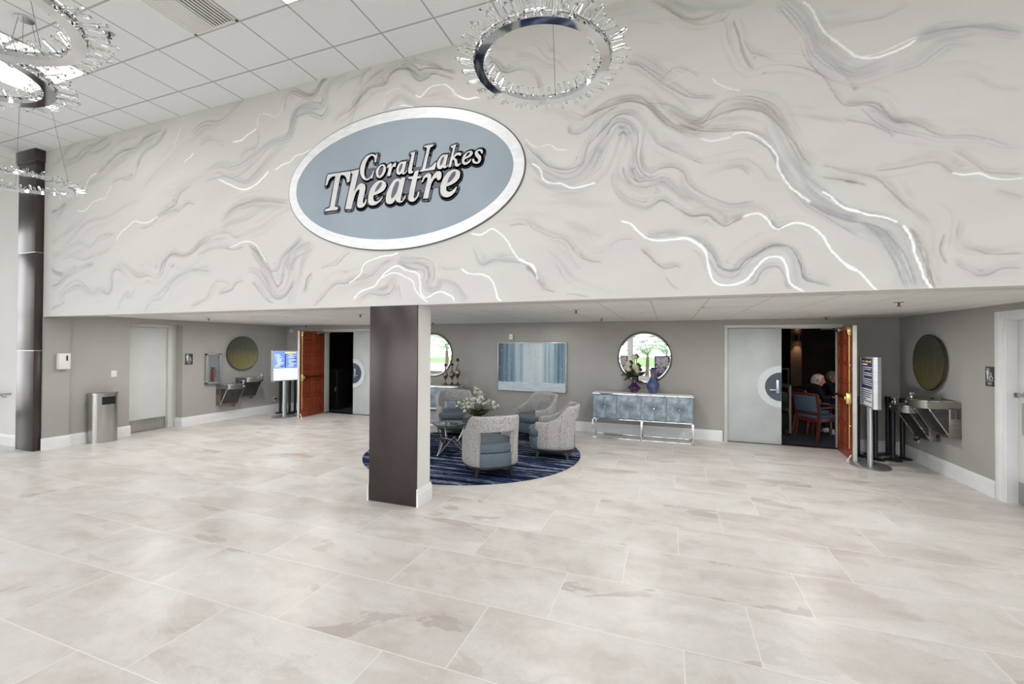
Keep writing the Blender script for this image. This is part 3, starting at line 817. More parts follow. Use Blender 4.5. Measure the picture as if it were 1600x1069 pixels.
# ------------------------------------------------------------------ oval name sign
SILVER = mat('brushed_silver_leaf', S(222, 223, 228), 0.42, 0.4)
def _silver():
    t = NT(SILVER); f = t.noise(t.coord(scale=(1, 1, 3.5), rot=(0, 0.7, 0)), 7, 5, 0.65); t.base(t.ramp(f, [(0.3, S(226, 227, 231)), (0.7, S(244, 244, 246))]))
    t.l(t.math('MULTIPLY_ADD', f, 0.35, 0.25), t.b.inputs['Roughness'])
_silver()
SIGNB = mottle(mat('slate_blue_sign_paint', S(150, 163, 174), 0.4), S(146, 159, 170), S(155, 168, 179), 1.6)
LETT = mottle(mat('pale_silver_letter', S(214, 213, 214), 0.4), S(208, 207, 209), S(222, 221, 222), 6)
LETB = mottle(mat('charcoal_letter_backing', S(92, 95, 108), 0.5), S(88, 90, 102), S(100, 101, 114), 3)
LETD = mottle(mat('navy_letter_outline', S(62, 72, 88), 0.5), S(58, 68, 84), S(68, 78, 94), 3)
GLY = """
A T 98,492 405,447 383,590 355,597 350,560 338,520 310,497 278,497 265,510 187,920 232,930 228,962 58,985 65,955 118,940 130,920 200,510 165,515 130,535 105,580 90,630 68,640 80,560
A h 410,447 518,422 450,722 490,650 530,610 570,608 597,630 600,680 565,850 570,880 590,865 605,822 620,825 608,875 575,925 535,938 500,930 487,900 492,850 522,720 522,692 508,690 480,720 455,780 410,950 332,952 345,880 430,500 425,480 410,470
A e 835,790 800,850 750,890 700,905 660,900 635,860 638,790 665,690 720,610 780,568 835,570 875,600 880,640 850,700 790,740 710,770 705,810 720,850 760,850 800,820 825,785 / 720,730 770,700 810,650 825,610 815,592 790,600 750,650
A a 1045,540 1070,560 1080,537 1135,530 1070,820 1075,845 1095,840 1130,770 1143,765 1130,810 1095,860 1050,870 1015,850 1005,820 965,875 920,890 880,870 872,820 885,740 930,640 985,560 / 1035,575 1000,600 965,680 945,770 950,810 975,800 1020,730 1050,630 1052,590
A C 765,215 740,330 722,325 725,280 710,245 680,235 640,270 605,340 585,430 585,500 610,545 650,540 690,490 705,440 720,438 690,550 680,545 675,530 640,565 600,570 560,545 530,480 530,400 560,310 620,240 680,215 720,222 740,235 750,215
A o 875,385 872,440 845,500 805,535 770,537 745,510 738,460 755,410 795,365 840,350 / 830,372 845,390 838,440 815,490 790,512 772,495 772,450 790,400 812,375
A r 885,400 900,365 940,338 955,350 945,400 970,355 1000,330 1012,345 1005,385 985,390 975,380 955,410 930,510 890,515 915,400 905,385 895,405
A a 1100,320 1150,310 1115,460 1135,465 1150,430 1160,430 1140,475 1105,492 1085,470 1060,495 1030,490 1012,460 1015,410 1045,350 1075,320 / 1090,340 1065,360 1045,420 1045,460 1065,455 1090,400 1100,350
B l 85,205 155,183 108,430 112,450 128,440 128,460 105,475 75,480 60,460 65,410 110,230 100,215
B L 280,108 400,85 395,108 360,125 350,150 290,415 340,405 385,375 420,330 440,325 415,425 215,455 225,435 245,420 255,395 315,140 300,122 278,128
B a 545,225 595,220 560,375 575,380 595,355 603,358 585,385 545,410 525,395 495,418 460,415 443,380 450,330 480,265 520,228 / 530,250 505,280 485,340 488,375 510,360 535,305 545,260
B k 635,110 703,85 660,250 700,205 745,192 772,205 768,235 745,240 730,225 700,240 680,265 715,290 725,350 745,350 765,330 765,345 735,380 700,385 685,365 678,300 655,290 632,390 600,395 660,150 655,130 632,130
B e 905,280 890,320 850,355 810,362 785,345 777,300 800,235 850,185 900,170 925,185 925,215 890,255 815,285 812,315 835,330 870,310 895,278 / 820,265 865,240 890,205 880,192 850,205
B s 1060,165 1058,210 1040,210 1030,180 1005,170 990,185 1000,210 1035,240 1040,285 1020,330 980,348 935,340 915,310 920,280 945,282 955,315 980,325 1000,305 995,280 965,250 950,215 960,180 1000,152 1040,150
B t 150,450 205,430 185,515 238,512 232,535 180,545 130,790 145,808 175,790 195,720 212,722 195,790 150,845 105,858 68,840 60,800 115,550 62,548 65,525 125,515 135,500
B r 238,590 265,520 315,475 350,470 370,490 365,560 400,495 440,450 490,445 508,470 505,530 480,568 450,565 440,530 410,545 370,610 325,810 258,812 265,790 320,560 320,530 300,525 275,550 255,595
B e 715,660 690,720 640,775 580,798 525,785 490,730 492,640 530,540 590,460 665,420 725,425 758,460 750,530 700,590 630,630 572,650 568,700 600,725 640,715 680,680 700,655 / 580,610 640,575 690,510 700,460 680,445 640,475 600,545
"""
def build_sign():
    Y = hy1
    cx, cz = -2.891, 3.635
    root = tag(empty('oval_sign', (cx, Y, cz)), 'large oval blue-grey sign with silver rim reading Coral Lakes Theatre on the mural wall', 'sign')
    def oval(a, b, th=-0.024, n=120, p=2.0):
        out = []
        for i in range(n):
            t = 2 * PI * i / n; c, s_ = math.cos(t), math.sin(t)
            u = a * abs(c) ** (2 / p) * (1 if c > 0 else -1); w = b * abs(s_) ** (2 / p) * (1 if s_ > 0 else -1)
            out.append((u * math.cos(th) - w * math.sin(th), u * math.sin(th) + w * math.cos(th)))
        return out
    # rim ring and panel, plane XZ facing -Y
    def ring(o1, o2, y0, y1):
        n = len(o1); vs = [(p[0], y0, p[1]) for p in o1] + [(p[0], y0, p[1]) for p in o2] + [(p[0], y1, p[1]) for p in o1] + [(p[0], y1, p[1]) for p in o2]
        fs = []
        for i in range(n):
            j = (i + 1) % n
            fs += [(i, j, n + j, n + i), (2 * n + i, i + 3 * n, 3 * n + j, 2 * n + j), (i, 2 * n + i, 2 * n + j, j), (n + i, n + j, 3 * n + j, 3 * n + i)]
        return vs, fs
    PW = 2.0
    e_out, e_mid, e_in = oval(1.552, 0.792, p=PW), oval(1.540, 0.780, p=PW), oval(1.424, 0.664, p=PW)
    m = MB(); m.add(*ring(e_out, e_mid, -0.012, 0.0)); m.build('edge_line', mottle(mat('dark_grey_edge', S(95, 95, 98), 0.5), S(90, 90, 93), S(100, 100, 104), 4), root, sharp=40)
    m = MB(); m.add(*ring(e_mid, e_in, -0.018, 0.0)); m.build('rim', SILVER, root, sharp=40)
    m = MB(); n = len(e_in)
    m.add([(p[0], -0.014, p[1]) for p in e_in] + [(p[0], 0.0, p[1]) for p in e_in], [tuple(range(n))[::-1], tuple(range(n, 2 * n))] + [(i, n + i, n + (i + 1) % n, (i + 1) % n) for i in range(n)])
    m.build('panel', SIGNB, root, sharp=40)
    SH = {'A': (500, 215, 8.55), 'B': (630, 215, 8.55)}
    glyphs = []
    for line in GLY.strip().splitlines():
        p = line.split(' ', 2); ox, oy, sc = SH[p[0]]; loops = []
        for part in p[2].split('/'):
            pts = []
            for q in part.split():
                a, b = map(float, q.split(',')); v = at_y(ox + a / sc, oy + b / sc, Y - 0.03); pts.append((v.x - cx, v.z - cz))
            loops.append(pts)
        glyphs.append((p[1], loops))
    def soften(pts):
        out = []; n = len(pts)
        for i in range(n):
            a, b, c = Vector(pts[i - 1]), Vector(pts[i]), Vector(pts[(i + 1) % n])
            d1, d2 = (a - b), (c - b); ang = d1.angle(d2) if d1.length > 0 and d2.length > 0 else PI
            if ang < math.radians(115): out.append((b.x, b.y))
            else:
                out += [tuple(b + d1 * 0.25), tuple(b + (d1 + d2) * 0.06), tuple(b + d2 * 0.25)]
        return out
    def letter_mesh(loops, y, ext):
        cu = bpy.data.curves.new('glyph', 'CURVE'); cu.dimensions = '2D'; cu.fill_mode = 'BOTH'; cu.extrude = ext
        for L in loops:
            sp = cu.splines.new('POLY'); L = soften(L); sp.points.add(len(L) - 1); sp.use_cyclic_u = True
            for i, (a, b) in enumerate(L): sp.points[i].co = (a, b, 0, 1)
        ob = bpy.data.objects.new('glyph', cu); COL.objects.link(ob)
        dg = bpy.context.evaluated_depsgraph_get(); me = bpy.data.meshes.new_from_object(ob.evaluated_get(dg))
        bpy.data.objects.remove(ob); bpy.data.curves.remove(cu)
        me.transform(Matrix.Translation((0, y, 0)) @ Matrix.Rotation(PI / 2, 4, 'X'))
        return me
    def grown(r, dx, dz, y0, y1):
        b = MB(); M = Matrix.Translation((dx, 0, dz)) @ Matrix.Rotation(PI / 2, 4, 'X')
        for ch, loops in glyphs:
            P = soften(loops[0]); b.prism(P, -y1, -y0, M)
            n = len(P)
            for i in range(n):
                a, c = Vector(P[i]), Vector(P[(i + 1) % n]); d = c - a
                if d.length < 1e-5: continue
                d.normalize(); nn = Vector((-d.y, d.x)) * r
                b.prism([tuple(a + nn), tuple(a - nn), tuple(c - nn), tuple(c + nn)], -y1, -y0, M)
                b.prism([(a.x + r * math.cos(k * PI / 5), a.y + r * math.sin(k * PI / 5)) for k in range(10)], -y1, -y0, M)
        # the backing fills the gap between the two words
        return b
    b = grown(0.030, 0.006, -0.010, -0.0175, -0.014)
    fill = [(520, 265), (600, 252), (645, 243), (700, 240), (716, 262), (700, 285), (640, 300), (560, 305), (525, 300)]
    F_ = [((lambda v: (v.x - cx, v.z - cz))(at_y(x, y, Y - 0.02))) for x, y in [(558, 270), (580, 262), (640, 262), (700, 256), (712, 270), (700, 290), (640, 300), (575, 305), (556, 290)]]
    M = Matrix.Rotation(PI / 2, 4, 'X'); b.prism(F_, 0.014, 0.0172, M)
    b.build('lettering_outline', LETD, root)
    b = grown(0.018, 0.006, -0.010, -0.0195, -0.0178); b.prism(F_, 0.0178, 0.0192, M)
    b.build('lettering_backing', LETB, root)
    for ch, loops in glyphs:
        me = letter_mesh(loops, -0.0215, 0.0015); me.materials.append(LETT)
        o = bpy.data.objects.new('letter', me); COL.objects.link(o); o.parent = root
build_sign()
# ------------------------------------------------------------------ pillars
def sq_pillar():
    r = tag(empty('pillar', (-2.90, 4.245, 0)), 'square pale pillar with a dark bronze front panel standing in the lounge opening', 'pillar')
    MB().box(-0.32, 0.315, -0.125, 0.135, 0, 2.224).build('core', WALLW, r)
    MB().box(-0.315, 0.312, -0.145, -0.125, 0.004, 2.224, 0.002).build('front_panel', BRONZE, r)
    b = MB()
    for s, x in ((-1, -0.32), (1, 0.315)):
        prof = [(0, 0), (0.02, 0), (0.02, 0.145), (0.016, 0.15), (0.016, 0.17), (0.008, 0.185), (0.006, 0.2), (0, 0.2)]
        vs = [(x + s * p, y, z) for y in (-0.148, 0.155) for p, z in prof]; n = 8
        b.add(vs, [(i, (i + 1) % n, n + (i + 1) % n, n + i) for i in range(n)] + [tuple(range(n)), tuple(range(n, 2 * n))])
    b.build('base_trim', WHITE, r, sharp=20)
sq_pillar()
def tall_column():
    r = tag(empty('column', (-10.06, 4.06, 0)), 'tall dark bronze clad column with capital at the left end of the mural wall', 'column')
    for z0, z1 in ((0.0, 1.655), (1.665, 3.285), (3.295, 4.80)):
        MB().box(-0.27, 0.25, -0.06, 0.10, z0, z1, 0.004).build('cladding', BRONZE, r)
    m = MB(); m.box(-0.262, 0.242, -0.055, 0.095, 1.65, 1.67); m.box(-0.262, 0.242, -0.055, 0.095, 3.28, 3.30)
    m.build('joint', ALU, r)
    m = MB(); m.box(-0.30, 0.28, -0.09, 0.12, 4.80, 4.995, 0.006); m.box(-0.285, 0.265, -0.075, 0.11, 4.77, 4.80); m.build('capital', BRONZE, r)

tall_column()

# ------------------------------------------------------------------ double doors in the back wall
BROWN = mat('red_brown_stained_wood', S(118, 52, 30), 0.35)
def _brown():
    t = NT(BROWN); w = t.noise(t.coord(scale=(6, 6, 0.5)), 9, 5, 0.6, 0.8); t.base(t.ramp(w, [(0.3, S(122, 52, 32)), (0.7, S(164, 80, 50))]))
_brown()
FRAME = mottle(mat('grey_white_door_frame', S(204, 205, 202), 0.45), S(200, 201, 198), S(210, 211, 208), 3)
LEAFW = 0.885
def door_panelled(parent, xs, hinge_left):
    """local: hinge at x=0, leaf runs along +x, inner brown face towards -y, thickness to +y"""
    H = 2.12
    m = MB(); m.box(0.002, LEAFW + 0.003, 0.006, 0.05, 0.006, H); m.box(LEAFW, LEAFW + 0.003, -0.004, 0.006, 0.006, H); m.build('core', FRAME, parent)
    fr = MB(); st = 0.085; mid = 0.07; rows = 5
    xsA = [st, (LEAFW - mid) / 2]; xsB = [(LEAFW + mid) / 2, LEAFW - st]
    fr.box(0.002, st, -0.006, 0.006, 0.006, H, 0.002); fr.box(LEAFW - st, LEAFW, -0.006, 0.006, 0.006, H, 0.002)
    fr.box(xsA[1], xsB[0], -0.006, 0.006, 0.006, H, 0.002)
    zr = [0.006, 0.17, 0.55, 0.60, 0.98, 1.03, 1.15, 1.48, 1.53, 1.86, 1.91, 2.07, H]
    zr = [(0.006, 0.16), (0.50, 0.56), (0.90, 0.97), (1.18, 1.24), (1.50, 1.56), (1.82, 1.88), (2.06, H)]
    for a, b in zr:
        for p, q in (xsA, xsB): fr.box(p, q, -0.006, 0.006, a, b, 0.002)
    fr.build('rails', BROWN, parent)
    for i in range(len(zr) - 1):
        for p, q in (xsA, xsB):
            a, b = zr[i][1], zr[i + 1][0]; e = 0.035
            pm = MB(); pm.box(p, q, 0.004, 0.008, a, b); pm.tube([(p + 0.006, -0.002, a + 0.006), (q - 0.006, -0.002, a + 0.006), (q - 0.006, -0.002, b - 0.006), (p + 0.006, -0.002, b - 0.006)], 0.006, 6, closed=True)
            vs = [(p + 0.012, 0.004, a + 0.012), (q - 0.012, 0.004, a + 0.012), (q - 0.012, 0.004, b - 0.012), (p + 0.012, 0.004, b - 0.012),
                  (p + e, -0.006, a + e), (q - e, -0.006, a + e), (q - e, -0.006, b - e), (p + e, -0.006, b - e)]
            pm.add(vs, [(0, 1, 5, 4), (1, 2, 6, 5), (2, 3, 7, 6), (3, 0, 4, 7), (4, 5, 6, 7)])
            pm.build('raised_panel', BROWN, parent, sharp=15)
    rod = MB(); xr = LEAFW - 0.05
    rod.cyl((xr, -0.035, 1.06), (xr, -0.035, 2.04), 0.010, n=10); rod.cyl((xr, -0.035, 0.20), (xr, -0.035, 0.90), 0.010, n=10)
    for z in (0.55, 1.5): rod.box(xr - 0.02, xr + 0.02, -0.045, -0.006, z - 0.01, z + 0.01, 0.003)
    rod.build('vertical_rod', BRASS, parent)
    la = MB(); la.box(xr - 0.035, xr + 0.035, -0.07, -0.006, 1.99, 2.10, 0.012); la.box(xr - 0.03, xr + 0.03, -0.055, -0.006, 1.97, 2.0, 0.006)
    la.build('top_latch', BRASS, parent)
    lb = MB(); lb.box(xr - 0.04, xr + 0.04, -0.085, -0.006, 0.89, 1.07, 0.015); lb.box(xr - 0.055, xr + 0.0, -0.10, -0.03, 0.95, 1.01, 0.010)
    lb.build('latch_case', BRASS, parent)
    pb = MB(); pb.tube([(xr - 0.03, -0.085, 0.98), (xr - 0.25, -0.085, 0.985), (0.14, -0.075, 0.985), (0.08, -0.03, 0.985), (0.07, -0.006, 0.985)], 0.014, 10)
    pb.build('panic_bar', mottle(mat('dark_bronze_bar', S(70, 50, 36), 0.3, 0.8), S(60, 44, 32), S(84, 60, 42), 5) if 'dark_bronze_bar' not in bpy.data.materials else bpy.data.materials['dark_bronze_bar'], parent)
    c = MB(); c.box(0.05, 0.28, -0.055, -0.006, 2.045, 2.095, 0.006); c.tube([(0.17, -0.06, 2.07), (0.34, -0.16, 2.085), (0.10, -0.26, 2.09)], 0.009, 8)
    c.build('door_closer', STEEL, parent)
    k = MB(); k.tube([(LEAFW - 0.02, -0.02, 0.10), (LEAFW - 0.01, -0.05, 0.05), (LEAFW + 0.0, -0.075, 0.012)], 0.010, 8); k.box(LEAFW - 0.03, LEAFW + 0.03, -0.09, -0.05, 0.001, 0.014, 0.004)
    k.build('door_stop', PLW, parent)

def door_grey(parent, mirror):
    """local: hinge at x=0, free edge at x=LEAFW, outer face towards -y (mirror flips x)"""
    s = -1 if mirror else 1
    def X(a): return s * a
    m = MB(); m.box(min(0, X(LEAFW)), max(0, X(LEAFW)), 0, 0.044, 0.006, 2.12, 0.001); m.build('leaf', DOORG, parent)
    def half(r0, r1, y0, y1, rx=1.0):
        n = 32; A = [(X(LEAFW - 0.004 - r1 * rx * math.sin(PI * i / n)), r1 * math.cos(PI * i / n)) for i in range(n + 1)]
        B = [(X(LEAFW - 0.004 - r0 * rx * math.sin(PI * i / n)), r0 * math.cos(PI * i / n)) for i in range(n + 1)] if r0 > 0 else []
        if B:
            mb = MB(); vs = [(p[0], y0, p[1] + 1.055) for p in A + B] + [(p[0], y1, p[1] + 1.055) for p in A + B]; k = len(A); N = 2 * k; fs = []
            for i in range(n):
                fs += [(i, i + 1, k + i + 1, k + i), (N + i, N + k + i, N + k + i + 1, N + i + 1), (i, N + i, N + i + 1, i + 1), (k + i, k + i + 1, N + k + i + 1, N + k + i)]
            fs += [(0, k, N + k, N), (n, N + n, N + k + n, k + n)]
            return mb.add(vs, fs)
        return MB().prism(A, -y1, -y0, Matrix.Translation((0, 0, 1.055)) @ Matrix.Rotation(PI / 2, 4, 'X'))
    half(0.375, 0.385, -0.005, 0.0).build('outer_ring', ALU, parent, sharp=30)
    half(0.262, 0.375, -0.009, 0.0).build('push_ring', mottle(mat('pale_grey_ring', S(205, 213, 216), 0.4), S(200, 208, 211), S(211, 219, 222), 4) if 'pale_grey_ring' not in bpy.data.materials else bpy.data.materials['pale_grey_ring'], parent, sharp=30)
    half(0, 0.262, -0.006, 0.0).build('centre_plate', NAVYG, parent, sharp=30)
    h = MB(); x = X(LEAFW - 0.06); h.box(x - 0.025, x + 0.025, -0.022, -0.006, 0.94, 1.18, 0.006)
    h.cyl((x, -0.02, 1.0), (x, -0.06, 1.0), 0.012, n=12); a, b = sorted((x, X(LEAFW - 0.20))); h.box(a, b, -0.07, -0.052, 0.99, 1.01, 0.006)
    h.build('door_handle', ALU, parent)
    g = MB()
    for z in (0.25, 1.0, 1.85): g.cyl((X(-0.004), -0.006, z - 0.05), (X(-0.004), -0.006, z + 0.05), 0.008, n=8)
    g.build('hinge', STEEL, parent)
def frame(parent, x0, x1):
    m = MB()
    m.box(x0 - 0.055, x0, YB - 0.02, YB + 0.16, 0, 2.185, 0.003); m.box(x1, x1 + 0.055, YB - 0.02, YB + 0.16, 0, 2.185, 0.003)
    m.box(x0, x1, YB - 0.02, YB + 0.16, 2.13, 2.185, 0.003); m.box(x0, x1, YB + 0.10, YB + 0.13, 2.115, 2.13)
    m.build('frame', FRAME, parent)
    MB().box(x0, x1, YB - 0.005, YB + 0.15, 0.0005, 0.012, 0.003).build('threshold', BRONZE, parent)
# left pair: panelled leaf swung towards the lounge, grey leaf shut
d1 = struct(empty('door_1'), 'left pair of theatre doors, the panelled red-brown leaf standing open')
frame(d1, -8.48, -6.70)
oL = empty('open_leaf', (-8.478, YB - 0.03, 0), 0); oL.parent = d1
door_panelled(oL, None, True)
# leaf runs from the hinge towards the camera: +x of the leaf -> world -y; brown face must look at +x
oL.rotation_euler = (0, 0, -math.radians(85))
oL.scale = (1, -1, 1)
gL = empty('shut_leaf', (-6.702, YB + 0.02, 0)); gL.parent = d1; door_grey(gL, True)
d2 = struct(empty('door_2'), 'right pair of theatre doors, the panelled leaf open beyond the seated man')
frame(d2, 1.055, 2.80)
gR = empty('shut_leaf', (1.057, YB + 0.02, 0)); gR.parent = d2; door_grey(gR, False)
oR = empty('open_leaf', (2.780, YB - 0.03, 0), 0); oR.parent = d2
door_panelled(oR, None, False)
oR.rotation_euler = (0, 0, -math.radians(95))

# niche door on the left, washroom door on the right
WDOOR = mottle(mat('off_white_door', S(214, 215, 214), 0.45), S(210, 211, 210), S(219, 220, 219), 2)
d3 = struct(empty('door_3'), 'off-white door in the niche of the left wall')
MB().box(XL - 0.30, XL - 0.245, 5.30, 6.16, 0.012, 2.115, 0.002).build('leaf', WDOOR, d3)
MB().box(XL - 0.245, XL - 0.24, 5.36, 6.13, 0.02, 0.25, 0.001).build('kick_plate', STEEL, d3)
m = MB(); m.box(XL - 0.30, XL - 0.20, 6.15, 6.31, 0, 2.19, 0.002); m.box(XL - 0.30, XL - 0.20, 5.30, 6.15, 2.12, 2.19, 0.002); m.box(XL - 0.31, XL - 0.30, 5.2, 6.4, 0, 2.3); m.build('frame', FRAME, d3)
d4 = struct(empty('door_4'), 'off-white washroom door at the right edge with steel push plate')
MB().box(XR + 0.10, XR + 0.145, 5.66, 6.62, 0.012, 2.115, 0.002).build('leaf', WDOOR, d4)
MB().box(XR + 0.094, XR + 0.10, 5.70, 6.58, 0.02, 0.26, 0.001).build('kick_plate', STEEL, d4)
MB().box(XR + 0.094, XR + 0.10, 6.43, 6.53, 0.80, 1.16, 0.001).build('push_plate', STEEL, d4)
m = MB(); m.cyl((XR + 0.10, 6.49, 1.25), (XR + 0.03, 6.49, 1.25), 0.016, n=14); m.cyl((XR + 0.055, 6.49, 1.25), (XR + 0.02, 6.49, 1.25), 0.028, n=18); m.cyl((XR + 0.10, 6.49, 1.25), (XR + 0.09, 6.49, 1.25), 0.034, n=18); m.build('door_handle', STEEL, d4)
m = MB()
m.box(XR - 0.022, XR, 6.655, 6.745, 0, 2.205, 0.005); m.box(XR - 0.012, XR + 0.01, 6.61, 6.66, 0, 2.13, 0.002); m.box(XR - 0.022, XR, 5.54, 6.66, 2.115, 2.205, 0.005)
m.box(XR + 0.0, XR + 0.15, 6.595, 6.62, 0, 2.12, 0.002); m.box(XR, XR + 0.15, 5.66, 6.6, 2.10, 2.12, 0.002); m.box(XR + 0.15, XR + 0.16, 5.6, 6.65, 0, 2.3)
m.build('frame', WHITE, d4)

# ------------------------------------------------------------------ consoles, mirrors, art
SHAG = mat('blue_grey_shagreen', S(112, 128, 142), 0.35)
def _shag():
    t = NT(SHAG); v = t.coord(scale=(1, 1, 1)); tc = t.n('ShaderNodeTexCoord')
    g = t.n('ShaderNodeVectorMath', operation='LENGTH'); t.l(tc.outputs['Object'], g.inputs[0])
    n = t.noise(v, 9, 6, 0.65, 0.5); n2 = t.noise(v, 3.2, 3, 0.5, 0.4); f = t.math('ADD', t.math('MULTIPLY', n, 0.6), t.math('MULTIPLY', n2, 0.4))
    f = t.math('SUBTRACT', f, t.math('MULTIPLY', t.math('SUBTRACT', 0.14, t.math('MINIMUM', g.outputs['Value'], 0.14)), 1.4))
    t.base(t.ramp(f, [(0.30, S(92, 106, 120)), (0.44, S(118, 134, 148)), (0.54, S(148, 164, 175)), (0.66, S(188, 199, 205))]))
    vo = t.n('ShaderNodeTexVoronoi'); vo.inputs['Scale'].default_value = 260; t.l(v, vo.inputs['Vector']); t.bump(vo.outputs['Distance'], 0.15, 0.001)
_shag()
def console(loc, label):
    r = tag(empty('console_cabinet', loc), label, 'cabinet', 'blue-grey console cabinets under the round mirrors')
    W, D = 0.915, 0.215
    fr = MB(); z0 = 0.365
    fr.box(-W, W, -D, D, 0.845, 0.87, 0.003); fr.build('top', CHROME, r)
    MB().box(-W + 0.02, W - 0.02, -D + 0.03, D - 0.01, 0.87, 0.885, 0.003).build('top_inlay', mottle(mat('pale_glass_top', S(205, 208, 208), 0.12), S(198, 202, 203), S(212, 214, 214), 4) if 'pale_glass_top' not in bpy.data.materials else bpy.data.materials['pale_glass_top'], r)
    MB().box(-W + 0.012, W - 0.012, -D + 0.022, D - 0.004, z0 + 0.018, 0.845).build('body', SHAG, r)
    b = MB(); t_ = 0.018
    b.box(-W, W, -D, -D + t_, z0, z0 + t_, 0.002); b.box(-W, W, D - t_, D, z0, z0 + t_, 0.002)
    b.box(-W, -W + t_, -D, D, z0, z0 + t_); b.box(W - t_, W, -D, D, z0, z0 + t_)
    for x in (-W, -t_ / 2, W - t_):
        for y in (-D, D - t_): b.box(x, x + t_, y, y + t_, 0, z0, 0.002)
        b.box(x, x + t_, -D, D, 0, t_, 0.002)
    b.box(-W, W, -D, -D + t_, 0, t_, 0.002); b.box(-W, W, D - t_, D, 0, t_, 0.002)
    b.build('base_frame', CHROME, r)
    w = (2 * W - 0.03) / 4
    for i in range(4):
        x = -W + 0.015 + (i + 0.5) * w
        d = MB().box(-w / 2 + 0.003, w / 2 - 0.003, -0.008, 0.012, -0.222, 0.222, 0.003).build('door', SHAG, r, loc=(x, -D + 0.010, 0.617))
        MB().ball((0, -0.022, 0), (0.017, 0.012, 0.017), 12, 8).build('knob', CHROME, d)
    return r
c1 = console((-0.467, 8.665, 0), 'blue-grey four-door console with chrome base holding the two coloured vases')
c2 = console((-5.24, 8.665, 0), 'blue-grey console with chrome base holding three bronze candle holders')

MIRROR = mottle(mat('mirror_silvering', (0.93, 0.94, 0.94, 1), 0.01, 1.0), (0.92, 0.93, 0.93, 1), (0.94, 0.95, 0.95, 1), 2)
FRB = mottle(mat('bronze_mirror_frame', S(92, 86, 80), 0.35, 0.7), S(84, 78, 72), S(104, 98, 92), 6)
def round_mirror(x, label):
    r = tag(empty('round_mirror', (x, YB, 1.553)), label, 'mirror', 'round mirrors above the consoles')
    prof = []; R = 0.515
    m = MB(); pts = [((R - 0.008) * math.cos(2 * PI * i / 96), -0.018, (R - 0.008) * math.sin(2 * PI * i / 96)) for i in range(96)]
    m.tube(pts, 0.013, 8, closed=True); m.build('mirror_frame', FRB, r)
    g = MB(); n = 96; Ra, Rb = R - 0.012, R - 0.045
    vs = [(a * math.cos(2 * PI * i / n), y, a * math.sin(2 * PI * i / n)) for a, y in ((Ra, -0.001), (Ra, -0.012), (Rb, -0.015)) for i in range(n)]
    fs = [(i, (i + 1) % n, n + (i + 1) % n, n + i) for i in range(n)] + [(n + i, n + (i + 1) % n, 2 * n + (i + 1) % n, 2 * n + i) for i in range(n)]
    fs += [tuple(range(2 * n, 3 * n)), tuple(range(n))[::-1]]
    g.add(vs, fs); g.build('mirror_glass', MIRROR, r, sharp=3)
round_mirror(-0.437, 'round mirror with thin bronze frame above the vases')
round_mirror(-5.24, 'round mirror half hidden behind the pillar above the candle holders')

def painting():
    x0, x1, z0, z1 = -3.577, -2.012, 0.785, 1.85
    r = tag(empty('wall_art', ((x0 + x1) / 2, YB, (z0 + z1) / 2)), 'framed wintry blue birch wood painting centred on the back wall', 'painting')
    a, b = (x1 - x0) / 2, (z1 - z0) / 2
    f = MB()
    for p in ((-a, a, b - 0.018, b), (-a, a, -b, -b + 0.018), (-a, -a + 0.018, -b, b), (a - 0.018, a, -b, b)): f.box(p[0], p[1], -0.045, 0, p[2], p[3], 0.003)
    f.build('frame', ALU, r)
    m = mat('birch_painting', (0.5, 0.6, 0.7, 1), 0.6); t = NT(m)
    v = t.coord(scale=(1, 1, 1)); tc = t.n('ShaderNodeTexCoord'); sp = t.n('ShaderNodeSeparateXYZ'); t.l(tc.outputs['Object'], sp.inputs[0])
    st = t.noise(t.coord(scale=(7.5, 0, 0.16)), 1.0, 3, 0.55, 0.25)
    st2 = t.noise(t.coord(scale=(26, 0, 0.9)), 1.0, 3, 0.6)
    ax = t.math('ABSOLUTE', t.math('SUBTRACT', sp.outputs[0], 0.05))
    edge = t.math('MULTIPLY', t.math('SUBTRACT', ax, 0.36), -0.55)
    f1 = t.math('ADD', t.math('ADD', t.math('MULTIPLY', st, 0.8), t.math('MULTIPLY', st2, 0.2)), edge)
    c = t.ramp(f1, [(0.16, S(46, 60, 78)), (0.30, S(70, 92, 112)), (0.40, S(104, 140, 162)), (0.50, S(150, 178, 192)), (0.58, S(192, 208, 215)), (0.72, S(214, 222, 226))])
    n1 = t.noise(v, 30, 4, 0.7)
    c = t.mix(t.math('MULTIPLY', n1, 0.35), c, S(150, 165, 178))
    vo = t.n('ShaderNodeTexVoronoi'); vo.inputs['Scale'].default_value = 22; t.l(t.coord(scale=(1, 0.0, 1)), vo.inputs['Vector'])
    dot = t.math('LESS_THAN', vo.outputs['Distance'], 0.17)
    sepc = t.n('ShaderNodeSeparateColor'); t.l(vo.outputs['Color'], sepc.inputs[0])
    dk = t.math('MULTIPLY', dot, t.math('GREATER_THAN', sepc.outputs[0], 0.45)); wt = t.math('MULTIPLY', dot, t.math('LESS_THAN', sepc.outputs[0], 0.18))
    c = t.mix(t.math('MULTIPLY', dk, 0.62), c, S(72, 90, 108)); c = t.mix(t.math('MULTIPLY', wt, 0.9), c, S(232, 236, 238))
    zz = t.math('ADD', sp.outputs[2], t.math('MULTIPLY', t.noise(t.coord(scale=(24, 0, 3)), 1, 3), 0.10))
    snow = t.math('LESS_THAN', zz, -b + 0.25)
    sc_ = t.ramp(t.noise(t.coord(scale=(2, 0, 14)), 2, 4, 0.6), [(0.3, S(176, 196, 206)), (0.6, S(206, 217, 223)), (0.8, S(224, 230, 233))])
    t.base(t.mix(snow, c, sc_)); t.bump(n1, 0.3, 0.004)
    MB().box(-a + 0.016, a - 0.016, -0.038, -0.005, -b + 0.016, b - 0.016).build('canvas', m, r)
painting()

